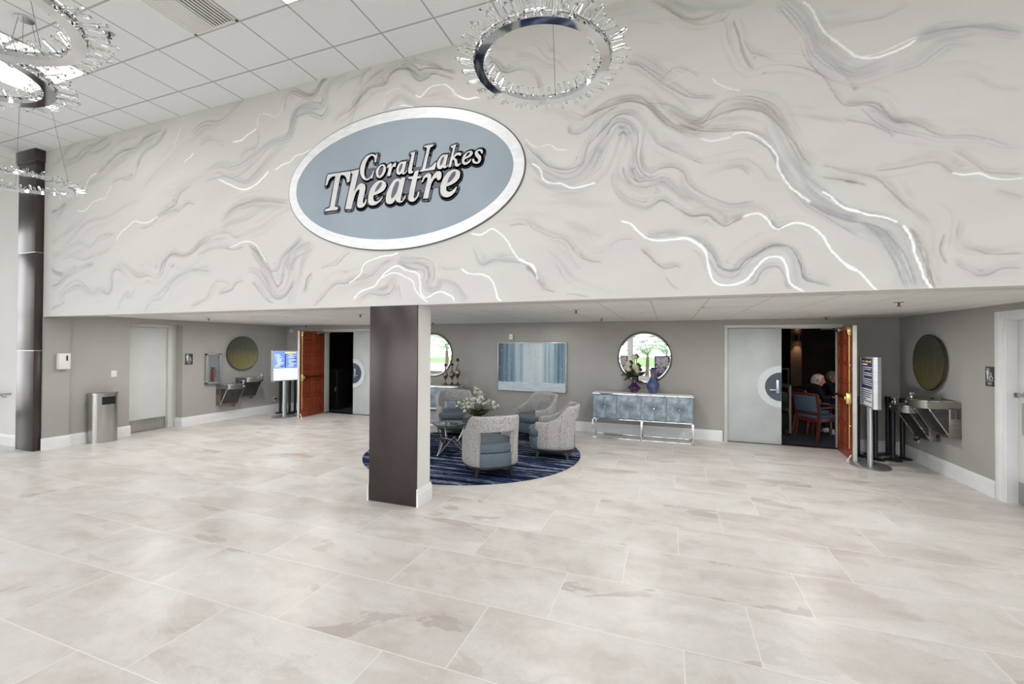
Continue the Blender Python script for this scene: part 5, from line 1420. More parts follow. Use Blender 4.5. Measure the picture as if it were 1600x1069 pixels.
# ------------------------------------------------------------------ seated people
SKIN = mottle(mat('sunlit_skin', S(196, 128, 100), 0.55, 0, 0.3), S(186, 116, 90), S(208, 142, 114), 14)
HAIRW = mottle(mat('white_hair', S(206, 202, 198), 0.8), S(186, 180, 176), S(224, 220, 216), 30, sc=(1, 1, 4))
HAIRG = mottle(mat('grey_hair', S(104, 98, 98), 0.8), S(84, 80, 80), S(128, 120, 118), 30, sc=(1, 1, 4))
KNIT = mottle(mat('black_knit_sweater', S(22, 22, 26), 0.9, 0, 0.2), S(17, 17, 20), S(31, 31, 36), 40)
TROU = mottle(mat('dark_grey_trousers', S(34, 34, 40), 0.9, 0, 0.2), S(28, 28, 34), S(42, 42, 49), 30)
SHOE = mottle(mat('white_trainer', S(196, 196, 196), 0.5), S(184, 184, 184), S(210, 210, 210), 12)
def skin(name, pts, edges, mat_, parent, sub=2, root=0, flat=1.0):
    me = bpy.data.meshes.new(name); me.from_pydata([p[:3] for p in pts], edges, []); o = bpy.data.objects.new(name, me); COL.objects.link(o)
    o.modifiers.new('skin', 'SKIN'); o.modifiers.new('sub', 'SUBSURF').levels = sub; o.modifiers['sub'].render_levels = sub
    for i, p in enumerate(pts):
        v = me.skin_vertices[0].data[i]; rx = p[3]; ry = p[4] if len(p) > 4 else p[3]; v.radius = (rx, ry); v.use_root = (i == root)
    dg = bpy.context.evaluated_depsgraph_get(); nm = bpy.data.meshes.new_from_object(o.evaluated_get(dg))
    bpy.data.objects.remove(o); nm.name = name; nm.materials.clear(); nm.materials.append(mat_); nm.polygons.foreach_set('use_smooth', [True] * len(nm.polygons))
    q = bpy.data.objects.new(name, nm); COL.objects.link(q); q.parent = parent; return q
def head(parent, loc, rz, pitch, hair, bald, S_=1.0):
    """faces +y in its own frame"""
    M = TR(*loc, rz=rz, rx=pitch) @ Matrix.Scale(S_, 4)
    b = MB(); nu, nv = 28, 20; vs = []
    for j in range(nv + 1):
        p = -PI / 2 + PI * j / nv; z = math.sin(p)
        for i in range(nu):
            a = 2 * PI * i / nu; x, y = math.cos(a) * math.cos(p), math.sin(a) * math.cos(p)
            w = 0.074; X = x * w; Y = y * (0.096 if y < 0 else 0.090); Z = z * 0.115
            if z < -0.1: k = min(1, (-z - 0.1) / 0.8); X *= 1 - 0.32 * k; Y = Y * (1 - 0.30 * k) + 0.022 * k
            if y > 0.5:
                f = (y - 0.5) / 0.5 * (1 - min(1, abs(x) * 2.2))
                nose = math.exp(-((z + 0.12) / 0.14) ** 2) * math.exp(-(x / 0.18) ** 2); Y += 0.026 * nose * f
                brow = math.exp(-((z - 0.16) / 0.07) ** 2); Y += 0.006 * brow * f
                eye = math.exp(-((z - 0.03) / 0.07) ** 2) * (math.exp(-((abs(x) - 0.36) / 0.16) ** 2)); Y -= 0.008 * eye
                mouth = math.exp(-((z + 0.45) / 0.06) ** 2); Y += 0.005 * mouth * f; chin = math.exp(-((z + 0.8) / 0.15) ** 2); Y += 0.012 * chin * f
            vs.append((X, Y, Z))
    fs = [(j * nu + i, j * nu + (i + 1) % nu, (j + 1) * nu + (i + 1) % nu, (j + 1) * nu + i) for j in range(nv) for i in range(nu)]
    b.add(vs, fs, M)
    for s in (-1, 1): b.ball((s * 0.078, -0.005, 0.0), (0.010, 0.020, 0.032), 10, 8, M)
    h = MB()
    hv = []
    for j in range(11):
        p = math.radians(-32 + (8.6 if bald else 12.2) * j)
        for i in range(32):
            a = 2 * PI * i / 32; y = math.sin(a)
            pp = p if y < 0.1 else max(p, math.radians(38 if bald else 22) * min(1, (y - 0.1) / 0.5) + p * (1 - min(1, (y - 0.1) / 0.5)))
            g = 1.045 + 0.018 * math.sin(9 * a + 3 * j) + (0.03 if y < -0.2 else 0)
            if bald: g = 1.0 + (g - 1.0) * (1 - j / 10.5) + 0.012
            x_, y_, z_ = math.cos(a) * math.cos(pp), y * math.cos(pp), math.sin(pp)
            hv.append((x_ * 0.076 * g, y_ * 0.096 * g, z_ * 0.116 * g))
    h.add(hv, [(j * 32 + i, j * 32 + (i + 1) % 32, (j + 1) * 32 + (i + 1) % 32, (j + 1) * 32 + i) for j in range(10) for i in range(32)] + ([] if bald else [tuple(range(320, 352))]), M)
    h.build('hair', hair, parent)
    return b
def hand(parent, M, name='hand'):
    b = MB(); b.ball((0, 0.045, 0), (0.040, 0.050, 0.016), 12, 8, M)
    for k, (x, L) in enumerate([(-0.028, 0.062), (-0.009, 0.072), (0.010, 0.068), (0.028, 0.052)]):
        b.tube([(x, 0.075, 0), (x * 1.1, 0.075 + L * 0.5, -0.006), (x * 1.1, 0.075 + L * 0.85, -0.022)], [0.0088, 0.008, 0.0068], 8, M=M)
    b.tube([(-0.034, 0.025, 0), (-0.056, 0.055, -0.008), (-0.052, 0.085, -0.018)], [0.011, 0.0095, 0.0075], 8, M=M)
    return b
def sitter(loc, rz, label, hair, bald, legs=True, S_=1.0, arm_back=True):
    r = tag(empty('person', loc, rz), label, 'person')
    # local frame: sits facing +y, hips at z 0.53
    torso = [(0, -0.05, 0.56, 0.16, 0.12), (0, -0.05, 0.69, 0.155, 0.12), (0, -0.01, 0.82, 0.17, 0.12), (0, 0.04, 0.92, 0.155, 0.105), (0, 0.075, 0.985, 0.08, 0.07), (0, 0.095, 1.02, 0.058)]
    E = [(i, i + 1) for i in range(5)]; pts = list(torso)
    # shoulders and arms
    def arm(s, el, wr):
        k = len(pts); pts.extend([(s * 0.17, 0.03, 0.93, 0.078, 0.07), (*el, 0.055), (*wr, 0.040)]); E.extend([(3, k), (k, k + 1), (k + 1, k + 2)])
    arm(1, (0.24, 0.06, 0.74), (0.16, 0.30, 0.76))
    if arm_back: arm(-1, (-0.36, -0.08, 0.88), (-0.56, -0.14, 0.91))
    else: arm(-1, (-0.24, 0.06, 0.74), (-0.14, 0.30, 0.76))
    base_ = MB()
    hb = head(r, (0, 0.14, 1.085), -0.55, -0.14, hair, bald, S_)
    body = hb.build('head', SKIN, r)
    MB().tube([(0, 0.07, 0.96), (0, 0.115, 1.07)], [0.055, 0.05], 14).build('neck', SKIN, r)
    skin('sweater', pts, E, KNIT, r)
    if legs:
        pts2 = [(0, -0.05, 0.545, 0.15, 0.10)]; E2 = []
        for s in (-1, 1):
            k = len(pts2); pts2.extend([(s * 0.10, 0.02, 0.535, 0.085), (s * 0.12, 0.40, 0.54, 0.066), (s * 0.12, 0.40, 0.30, 0.052), (s * 0.12, 0.37, 0.09, 0.042)])
            E2.extend([(0, k), (k, k + 1), (k + 1, k + 2), (k + 2, k + 3)])
            q = MB(); q.ball((s * 0.12, 0.42, 0.045), (0.048, 0.125, 0.042), 14, 8); q.box(s * 0.12 - 0.045, s * 0.12 + 0.045, 0.30, 0.53, 0.002, 0.022, 0.008); q.build('shoe', SHOE, r)
        skin('trousers', pts2, E2, TROU, r)
    hand(r, TR(0.15, 0.31, 0.76, rz=0.3)).build('hand', SKIN, r)
    hand(r, TR(-0.57, -0.14, 0.91, rz=PI / 2 + 0.2) if arm_back else TR(-0.13, 0.31, 0.76, rz=-0.3)).build('hand', SKIN, r)
    return r
sitter((2.78, 10.46, 0.010), math.radians(-72), 'white haired man in a black sweater seated in the theatre, seen from behind, turned right', HAIRW, True, S_=1.22)
gc3 = guest_chair((3.40, 11.75, 0.007), math.radians(-80), 'guest chair hidden behind the seated white haired man')
sitter((3.38, 11.73, 0.010), math.radians(-85), 'grey haired person in dark clothes seated behind the white haired man', HAIRG, False, S_=1.15, arm_back=False)
# dim furniture through the left doorway
for i, (x, y, a, lab) in enumerate([(-9.05, 11.2, 20, 'dim guest chair seen through the left doorway, leftmost'), (-8.55, 11.7, -15, 'dim guest chair through the left doorway, in the middle'), (-8.25, 11.0, 10, 'dim guest chair nearest the grey leaf in the left doorway')]):
    guest_chair((x, y, 0.007), math.radians(a), lab)
bx = tag(empty('black_cabinet', (-8.66, 9.72, 0.007)), 'tall black cabinet just inside the left theatre door', 'cabinet')
MB().box(-0.22, 0.18, -0.25, 0.25, 0, 1.12, 0.01).build('body', BLACK, bx)
MB().box(-0.20, 0.16, -0.262, -0.25, 0.05, 1.05, 0.003).build('door', BLACK, bx)
MB().box(0.10, 0.13, -0.275, -0.262, 0.5, 0.62, 0.003).build('door_handle', ALU, bx)

# ------------------------------------------------------------------ wall discs and small wall things
DISC = mat('patinated_bronze_disc', S(110, 104, 78), 0.35, 0.75)
def _disc():
    t = NT(DISC); tc = t.n('ShaderNodeTexCoord'); sp = t.n('ShaderNodeSeparateXYZ'); t.l(tc.outputs['Object'], sp.inputs[0])
    s = t.noise(t.coord(scale=(9, 9, 0.9)), 2.0, 5, 0.7, 0.3)
    f = t.math('ADD', t.math('MULTIPLY', sp.outputs[2], 0.75), t.math('MULTIPLY', s, 0.55))
    t.base(t.ramp(f, [(0.02, S(158, 148, 104)), (0.22, S(142, 134, 98)), (0.36, S(114, 112, 94)), (0.55, S(106, 108, 100))]))
    n = t.noise(t.coord(), 60, 4, 0.7); t.l(t.math('MULTIPLY_ADD', n, 0.3, 0.22), t.b.inputs['Roughness']); t.bump(n, 0.15, 0.002)
_disc()
def wall_disc(x, y, s, label):
    r = tag(empty('wall_disc', (x, y, 1.565)), label, 'wall decoration', 'bronze discs over the drinking fountains')
    n = 72; R = 0.405; m = MB(); vs = []
    for (q, rad) in ((0.0, R - 0.03), (0.05, R - 0.01), (0.058, R - 0.004), (0.050, R - 0.03), (0.028, 0.12)):
        vs += [(s * q, rad * math.cos(2 * PI * i / n), rad * math.sin(2 * PI * i / n)) for i in range(n)]
    m.add(vs, [(j * n + i, j * n + (i + 1) % n, (j + 1) * n + (i + 1) % n, (j + 1) * n + i) for j in range(4) for i in range(n)] + [tuple(range(n)), tuple(range(4 * n, 5 * n))])
    m.build('dish', DISC, r, sharp=60)
    q = MB(); q.tube([(s * 0.055, R * math.cos(2 * PI * i / n), R * math.sin(2 * PI * i / n)) for i in range(n)], 0.006, 6, closed=True); q.build('edge', DCUP, r)
wall_disc(XL, 7.665, 1, 'round patinated bronze disc on the left wall above the fountains')
wall_disc(XR, 8.055, -1, 'round patinated bronze disc on the right wall above the fountains')

SIGNG = mottle(mat('dark_grey_sign_plate', S(62, 62, 66), 0.5), S(58, 58, 62), S(68, 68, 72), 6)
PICT = mottle(mat('white_pictogram', S(222, 222, 222), 0.5), S(218, 218, 218), S(228, 228, 228), 9)
def restroom_sign(x, y, z, s, label):
    """local y is flipped so that the plate reads correctly from the room"""
    r = tag(empty('restroom_sign', (x, y, z)), label, 'sign')
    w, h = 0.078, 0.118
    MB().box(0 if s > 0 else -0.008, 0.008 if s > 0 else 0, -w, w, -h, h, 0.002).build('plate', SIGNG, r)
    m = MB(); X0, X1 = (0.008, 0.011) if s > 0 else (-0.011, -0.008)
    M = Matrix(((0, 0, 1, 0), (s, 0, 0, 0), (0, 1, 0, 0), (0, 0, 0, 1)))     # picture (u,v) -> (y*s, z), seen from the room
    def pr(poly): m.prism([(u, v) for u, v in poly], X0, X1, M)
    def disc(u, v, rad): pr([(u + rad * math.cos(k * PI / 8), v + rad * math.sin(k * PI / 8)) for k in range(16)])
    def bar(a, b, t_):
        d = Vector((b[0] - a[0], b[1] - a[1])); d.normalize(); n = Vector((-d.y, d.x)) * t_ / 2
        pr([(a[0] + n.x, a[1] + n.y), (a[0] - n.x, a[1] - n.y), (b[0] - n.x, b[1] - n.y), (b[0] + n.x, b[1] + n.y)])
    disc(-0.038, 0.090, 0.011)
    pr([(-0.056, 0.073), (-0.020, 0.073), (-0.020, 0.025), (-0.027, 0.025), (-0.027, -0.035), (-0.049, -0.035), (-0.049, 0.025), (-0.056, 0.025)])
    bar((-0.008, 0.10), (-0.008, -0.045), 0.003)
    disc(0.020, 0.040, 0.008); bar((0.020, 0.03), (0.022, -0.003), 0.008); bar((0.021, 0.016), (0.040, 0.014), 0.006); bar((0.022, -0.003), (0.042, -0.005), 0.008); bar((0.042, -0.005), (0.052, -0.030), 0.007)
    pts = [(0.026 + 0.024 * math.cos(a), -0.018 + 0.024 * math.sin(a)) for a in [math.radians(110 + 22 * k) for k in range(11)]]
    for a, b in zip(pts, pts[1:]): bar(a, b, 0.005)
    bar((-0.068, -0.052), (0.068, -0.052), 0.004)
    for k, u in enumerate((-0.030, -0.018, -0.006, 0.006, 0.018, 0.030)):
        bar((u, -0.072), (u, -0.086), 0.0035)
        bar((u - 0.003, (-0.072, -0.079, -0.086)[k % 3]), (u + 0.004, (-0.072, -0.079, -0.086)[k % 3]), 0.003)
        disc(u, -0.100, 0.0025)
    m.build('pictogram', PICT, r)
restroom_sign(XL, 6.437, 1.455, 1, 'dark restroom sign with man and wheelchair symbols on the left wall')
restroom_sign(XR, 6.846, 1.435, -1, 'dark restroom sign with man and wheelchair symbols beside the right door')

def wallbox(name, loc, axis, w, h, d, mat_, label, cat, extra=None):
    r = tag(empty(name, loc), label, cat)
    if axis == 'y': MB().box(-w, w, -d, 0, -h, h, min(0.006, d / 3)).build('cover', mat_, r)
    elif axis == '+x': MB().box(0, d, -w, w, -h, h, min(0.006, d / 3)).build('cover', mat_, r)
    else: MB().box(-d, 0, -w, w, -h, h, min(0.006, d / 3)).build('cover', mat_, r)
    if extra: extra(r)
    return r
wallbox('towel_dispenser', (XL + 0.03, 4.335, 1.475), '+x', 0.075, 0.135, 0.09, PLW, 'white wall dispenser with a dark window beside the tall column', 'dispenser', lambda r: MB().box(0.09, 0.093, 0.015, 0.038, 0.01, 0.10, 0.001).build('sight_window', BLACK, r))
wallbox('light_switch', (XL, 5.09, 1.215), '+x', 0.045, 0.06, 0.008, PLW, 'double white light switch over the litter bin', 'switch', lambda r: (MB().box(0.008, 0.012, -0.032, -0.004, -0.035, 0.035, 0.001).build('rocker', PLW, r), MB().box(0.008, 0.012, 0.004, 0.032, -0.035, 0.035, 0.001).build('rocker', PLW, r)))
wallbox('fire_strobe', (-3.267, YB, 1.975), 'y', 0.045, 0.06, 0.04, PLW, 'small white strobe above the birch painting', 'strobe', lambda r: MB().box(-0.02, 0.02, -0.048, -0.04, -0.01, 0.03, 0.003).build('lens', ALU, r))
wallbox('motion_sensor', (-9.62, YB, 2.155), 'y', 0.035, 0.05, 0.06, PLW, 'white motion sensor high in the left back corner', 'sensor', lambda r: MB().box(-0.02, 0.02, -0.064, -0.06, -0.03, 0.0, 0.002).build('lens', ALU, r))
def sockets(r): MB().box(0.008, 0.010, -0.017, 0.017, 0.006, 0.034, 0.001).build('socket', PLW, r); MB().box(0.008, 0.010, -0.017, 0.017, -0.034, -0.006, 0.001).build('socket', PLW, r)
wallbox('power_outlet', (XL, 8.60, 0.83), '+x', 0.036, 0.058, 0.008, PLW, 'white wall outlet, upper one in the left corner', 'outlet', sockets)
wallbox('power_outlet', (XL, 8.62, 0.34), '+x', 0.036, 0.058, 0.008, PLW, 'white wall outlet low behind the left kiosk with a plug in it', 'outlet', lambda r: (sockets(r), MB().box(0.01, 0.05, -0.02, 0.02, -0.01, 0.03, 0.005).build('plug', BLACK, r)))
wallbox('power_outlet', (XR, 8.46, 0.36), '-x', 0.036, 0.058, 0.008, PLW, 'white wall outlet low under the right fountains', 'outlet', lambda r: (MB().box(-0.01, -0.008, -0.017, 0.017, 0.006, 0.034, 0.001).build('socket', PLW, r), MB().box(-0.05, -0.01, -0.02, 0.02, -0.03, 0.0, 0.005).build('plug', BLACK, r)))

# extinguisher cabinet
ex = tag(empty('extinguisher_cabinet', (XL, 6.95, 1.22)), 'grey glazed cabinet with a red fire extinguisher inside on the left wall', 'extinguisher cabinet')
m = MB()
for p in ((-0.17, -0.13, -0.345, 0.345), (0.13, 0.17, -0.345, 0.345), (-0.17, 0.17, -0.345, -0.305), (-0.17, 0.17, 0.305, 0.345)): m.box(0.0, 0.07, p[0], p[1], p[2], p[3], 0.004)
m.box(0.001, 0.006, -0.14, 0.14, -0.32, 0.32); m.build('door_frame', ALU, ex)
MB().box(0.062, 0.066, -0.132, 0.132, -0.307, 0.307).build('glass', PANE, ex)
fe = tag(empty('fire_extinguisher', (XL + 0.035, 6.95, 0.925)), 'small red fire extinguisher behind the cabinet glass', 'extinguisher')
EXR = mottle(mat('red_enamel', S(168, 34, 32), 0.3), S(156, 28, 27), S(182, 42, 40), 8)
MB().lathe([(0.022, 0), (0.026, 0.01), (0.026, 0.24), (0.018, 0.27), (0.008, 0.28)], 20).build('cylinder', EXR, fe, loc=(0, 0, 0))
m = MB(); m.box(-0.008, 0.008, -0.03, 0.03, 0.285, 0.30, 0.003); m.box(-0.008, 0.008, -0.03, 0.045, 0.31, 0.325, 0.003); m.cyl((0, 0, 0.27), (0, 0, 0.32), 0.008, n=8); m.build('handle', BLACK, fe)
MB().tube([(0, 0.02, 0.30), (0, 0.06, 0.27), (0, 0.06, 0.14), (0.0, 0.05, 0.10)], 0.006, 6).build('hose', RUBBER, fe)

# litter bin
lb = tag(empty('litter_bin', (XL + 0.155, 4.88, 0)), 'oval brushed steel litter bin against the left wall', 'bin')
def ovalp(a, b, k=48): return [(a * math.cos(2 * PI * i / k), b * math.sin(2 * PI * i / k)) for i in range(k)]
m = MB(); m.box(-0.15, -0.02, -0.195, 0.195, 0.004, 0.885, 0.003)
Hh = [(0.13 * math.sin(PI * i / 24) - 0.02, 0.195 * math.cos(PI * i / 24)) for i in range(25)]
m.prism(Hh, 0.02, 0.86); m.build('body', STEEL, lb, sharp=25)
m = MB(); m.prism([(x * 1.04 + 0.001, y * 1.04) for x, y in Hh], 0.862, 0.89); m.prism([(x * 1.01, y * 1.01) for x, y in Hh], 0.0, 0.02); m.build('lid', STEEL, lb, sharp=25)
m = MB(); k = 10; a0, a1 = math.radians(55), math.radians(118)
vs = []
for z in (0.68, 0.82):
    for rr in (1.012, 0.98):
        for i in range(k + 1): a = a0 + (a1 - a0) * i / k; vs.append((0.13 * rr * math.sin(a) - 0.019, 0.195 * rr * math.cos(a), z))
n1 = k + 1; fs = []
for i in range(k): fs += [(i, i + 1, 2 * n1 + i + 1, 2 * n1 + i), (n1 + i, 3 * n1 + i, 3 * n1 + i + 1, n1 + i + 1), (i, n1 + i, n1 + i + 1, i + 1), (2 * n1 + i, 2 * n1 + i + 1, 3 * n1 + i + 1, 3 * n1 + i)]
m.add(vs, fs); m.build('opening', DARKV, lb)

# ------------------------------------------------------------------ drinking fountains
FST = mottle(mat('satin_stainless_fountain', S(150, 147, 142), 0.32, 0.95), S(140, 137, 132), S(162, 159, 154), 5, sc=(1, 1, 6))
FDK = mottle(mat('dark_smoked_metal', S(88, 86, 84), 0.35, 0.8), S(78, 76, 74), S(98, 96, 94), 5)
def fountain(x, y, s, zt, label, dirn, dark):
    """s = +1 stands out towards +x; local y along the wall, bubbler at dirn end"""
    r = tag(empty('drinking_fountain', (x, y, zt)), label, 'drinking fountain')
    W, D = 0.225, 0.47
    X = lambda a: s * a
    def bx(m, a, b, y0, y1, z0, z1, bv=0.004): x0, x1 = sorted((X(a), X(b))); m.box(x0, x1, y0, y1, z0, z1, bv)
    m = MB(); bx(m, 0, 0.13, -W, W, -0.49, -0.09); m.build('back_panel', FST, r)
    m = MB()
    P = [(X(0), -W), (X(D - 0.12), -W)] + [(X(D - 0.12 + 0.12 * math.sin(PI * i / 16)), -W * math.cos(PI * i / 16)) for i in range(1, 16)] + [(X(D - 0.12), W), (X(0), W)]
    m.prism(P, -0.105, -0.008); m.build('basin_body', FST, r, sharp=30)
    m = MB(); k = len(P); c = (X(0.20), 0)
    def sh(f): return [(c[0] + (p[0] - c[0]) * f, c[1] + (p[1] - c[1]) * f) for p in P]
    R0, R1, R2, R3 = P, sh(0.93), sh(0.88), sh(0.3)
    vs = [(p[0], p[1], z) for Q, z in ((R0, -0.008), (R0, 0.0), (R1, 0.002), (R2, -0.006), (R3, -0.007)) for p in Q]
    m.add(vs, [(j * k + i, j * k + (i + 1) % k, (j + 1) * k + (i + 1) % k, (j + 1) * k + i) for j in range(4) for i in range(k)] + [tuple(range(4 * k, 5 * k))]); m.build('basin_rim', CHROME, r, sharp=30)
    # slanted apron: a wedge box under the basin
    m = MB(); q0, q1 = 0.34, 0.12
    vs = [(X(0.05), -W + 0.02, -0.105), (X(q0), -W + 0.02, -0.105), (X(q1), -W + 0.02, -0.47), (X(0.05), -W + 0.02, -0.47), (X(0.05), W - 0.02, -0.105), (X(q0), W - 0.02, -0.105), (X(q1), W - 0.02, -0.47), (X(0.05), W - 0.02, -0.47)]
    m.add(vs, [(0, 1, 2, 3), (7, 6, 5, 4), (0, 4, 5, 1), (1, 5, 6, 2), (2, 6, 7, 3), (3, 7, 4, 0)])
    m.build('apron', FDK, r, sharp=20)
    m = MB()
    for yy in (-W + 0.012, W - 0.020):
        vs = [(X(a), yy + o, z) for o in (0, 0.008) for a, z in ((q0 - 0.012, -0.105), (q0 + 0.006, -0.105), (q1 + 0.006, -0.475), (q1 - 0.012, -0.475))]
        m.add(vs, [(0, 1, 2, 3), (7, 6, 5, 4), (0, 4, 5, 1), (1, 5, 6, 2), (2, 6, 7, 3), (3, 7, 4, 0)])
    m.build('apron_edge', CHROME, r)
    yb = dirn * (W - 0.05)
    m = MB(); m.cyl((X(0.36), yb, 0), (X(0.36), yb, 0.018), 0.026, n=18); m.tube([(X(0.36), yb, 0.015), (X(0.36), yb, 0.05), (X(0.35), yb - dirn * 0.015, 0.068), (X(0.34), yb - dirn * 0.04, 0.062)], [0.014, 0.013, 0.015, 0.010], 10); m.ball((X(0.36), yb + dirn * 0.008, 0.055), (0.022, 0.016, 0.026), 12, 8); m.build('bubbler', CHROME, r)
    m = MB(); m.cyl((X(D - 0.02), yb * 0.55, -0.05), (X(D + 0.004), yb * 0.55, -0.05), 0.022, n=16); m.build('push_button', CHROME, r)
    m = MB(); y_ = -W - 0.001
    for j in range(8): [bx(m, u, u + 0.045, y_ - 0.002, y_ + 0.003, -0.125 - 0.015 * j, -0.117 - 0.015 * j, 0) for u in (0.012, 0.068)]
    m.build('grille', DARKV, r)
    m = MB(); m.tube(crom([(X(0.10), yb * 0.4, -0.47), (X(0.12), yb * 0.5, -0.53), (X(0.07), yb * 1.0, -0.56 if dark else -0.54), (X(0.03), yb * 1.25, -0.50), (X(0.06), yb * 1.1, -0.44)], 5), 0.006, 6); m.build('power_cord', RUBBER, r)
    return r
fountain(XL, 7.27, 1, 0.855, 'lower stainless drinking fountain on the left wall, nearer the camera', 1, True)
fountain(XL, 7.74, 1, 0.985, 'higher stainless drinking fountain on the left wall, nearer the corner', 1, False)
fountain(XR, 7.62, -1, 1.060, 'higher stainless drinking fountain on the right wall, nearer the washroom door', 1, True)
fountain(XR, 8.09, -1, 0.93, 'lower stainless drinking fountain on the right wall, nearer the stanchions', 1, False)

# ------------------------------------------------------------------ kiosks and stanchions
def kiosk(loc, rz, label, screen, lit):
    """screen faces local -y"""
    r = tag(empty('sign_kiosk', loc, rz), label, 'kiosk')
    m = MB(); k = 48
    rings = [(0.30, 0.24, 0.0), (0.305, 0.245, 0.008), (0.29, 0.23, 0.018), (0.06, 0.05, 0.024)]
    m.add([(a * math.cos(2 * PI * i / k), b * math.sin(2 * PI * i / k), z) for a, b, z in rings for i in range(k)], [(j * k + i, j * k + (i + 1) % k, (j + 1) * k + (i + 1) % k, (j + 1) * k + i) for j in range(3) for i in range(k)] + [tuple(range(k))[::-1], tuple(range(3 * k, 4 * k))])
    m.build('base', ALU, r)
    m = MB(); m.prism([(0.055 * math.cos(2 * PI * i / 24), 0.035 * math.sin(2 * PI * i / 24)) for i in range(24)], 0.02, 0.89); m.build('pole', ALU, r)
    m = MB(); h = 0.375; w = 0.29; zc = 1.26
    for s_ in (-1, 1):
        P = [(s_ * w, -0.045), (s_ * (w + 0.02), -0.055), (s_ * (w + 0.045), -0.045), (s_ * (w + 0.06), 0.0), (s_ * (w + 0.045), 0.045), (s_ * (w + 0.02), 0.055), (s_ * w, 0.045)]
        m.prism(P, zc - h, zc + h)
    m.box(-w, w, -0.04, 0.04, zc - h, zc - h + 0.02); m.box(-w, w, -0.04, 0.04, zc + h - 0.02, zc + h)
    m.build('housing', ALU, r, sharp=25)
    p = MB().box(-w, w, -0.032, 0.032, zc - h + 0.02, zc + h - 0.02).build('screen', screen, r)
    def plane(name, x0, x1, z0, z1, mt, y=-0.034): return MB().box(x0, x1, y, -0.032, z0, z1).build(name, mt, p)
    return r, p, plane, w, h, zc
def flat(name, c, lit):
    if lit: return emis(name, c, lit)
    return mottle(mat(name, c, 0.4), c, tuple(x * 1.05 for x in c[:3]) + (1,), 6)
r, p, pl, w, h, zc = kiosk((-8.90, 8.13, 0), math.radians(70.5), 'lit information kiosk with blue and white screen by the left doors', emis('screen_white', S(226, 234, 246), 0.95), 1)
pl('screen_header', -w + 0.01, w - 0.01, zc - 0.065, zc + h - 0.025, emis('screen_blue', S(110, 142, 206), 0.8))
rb = random.Random(4); a_, b_, c_ = MB(), MB(), MB()
for i in range(13):
    z = zc + 0.27 - i * 0.025
    for x0, x1 in ((-0.26, -0.03), (0.02, 0.27)):
        L = x1 - x0; s0 = x0 + L * rb.random() * 0.3; a_.box(s0, s0 + L * (0.4 + 0.3 * rb.random()), -0.036, -0.0338, z, z + 0.010)
for i in range(7):
    z = zc - 0.10 - i * 0.034; s0 = -0.25; a_2 = 0.25 - 0.1 * (i == 6)
    c_.box(s0 + 0.05 * (i == 6), a_2, -0.036, -0.0322, z, z + 0.006)
b_.box(-0.02, 0.25, -0.0365, -0.0338, zc + 0.30, zc + 0.335); 
a_.build('text_rows', emis('screen_pale_text', S(214, 226, 250), 1.0), p); c_.build('text_lines', mottle(mat('grey_text', S(150, 158, 166), 0.5), S(146, 154, 162), S(155, 163, 170), 5), p)
b_.build('title_text', emis('screen_gold', S(236, 214, 132), 0.9), p)
m = MB(); m.box(-0.022, 0.0, -0.0362, -0.0338, zc - 0.05, zc + 0.29); m.box(0.10, 0.26, -0.0372, -0.036, zc + 0.16, zc + 0.175); m.box(0.12, 0.24, -0.0372, -0.036, zc + 0.08, zc + 0.095); m.box(-0.18, -0.05, -0.0372, -0.036, zc - 0.02, zc - 0.005)
m.build('dark_rows', mottle(mat('navy_screen_text', S(40, 60, 120), 0.4), S(36, 56, 114), S(46, 66, 126), 5), p)

NAVYP = mottle(mat('navy_poster', S(34, 42, 84), 0.4), S(28, 36, 76), S(42, 52, 96), 5)
r, p, pl, w, h, zc = kiosk((2.86, 7.93, 0), math.radians(-95.6), 'silver sign kiosk with navy and white poster turned aside, by the right doors', flat('poster_white', S(214, 220, 224), 0), 0)
pl('poster_header', -w + 0.01, w - 0.01, zc - 0.10, zc + h - 0.025, NAVYP)
g_, t_, d_, u_ = MB(), MB(), MB(), MB()
def script(mb, x0, x1, z, amp):
    pts = [(x0 + (x1 - x0) * i / 40, -0.0355, z + amp * math.sin(i * 1.15) * (0.6 + 0.4 * math.sin(i * 0.37))) for i in range(41)]
    mb.tube(pts, 0.0045, 5)
script(g_, -0.22, 0.20, zc + 0.305, 0.016); script(u_, -0.22, 0.02, zc + 0.262, 0.012)
for i, L in enumerate([0.46, 0.40, 0.10, 0.48, 0.44, 0.08, 0.46, 0.42, 0.46, 0.46]):
    z = zc + 0.215 - i * 0.029; t_.box(-0.23, -0.23 + L, -0.0362, -0.0338, z, z + 0.010)
for i, L in enumerate([0.42, 0.45, 0.38, 0.40, 0.2, 0.43, 0.08]):
    z = zc - 0.135 - i * 0.031; d_.box(-0.24, -0.24 + L, -0.036, -0.0322, z, z + 0.011)
g_.build('title_text', mottle(mat('gold_print', S(206, 176, 92), 0.4), S(198, 168, 84), S(214, 186, 102), 5), p); t_.build('text_rows', PICT, p); u_.build('subtitle_text', PICT, p); d_.build('text_lines', NAVYP, p)

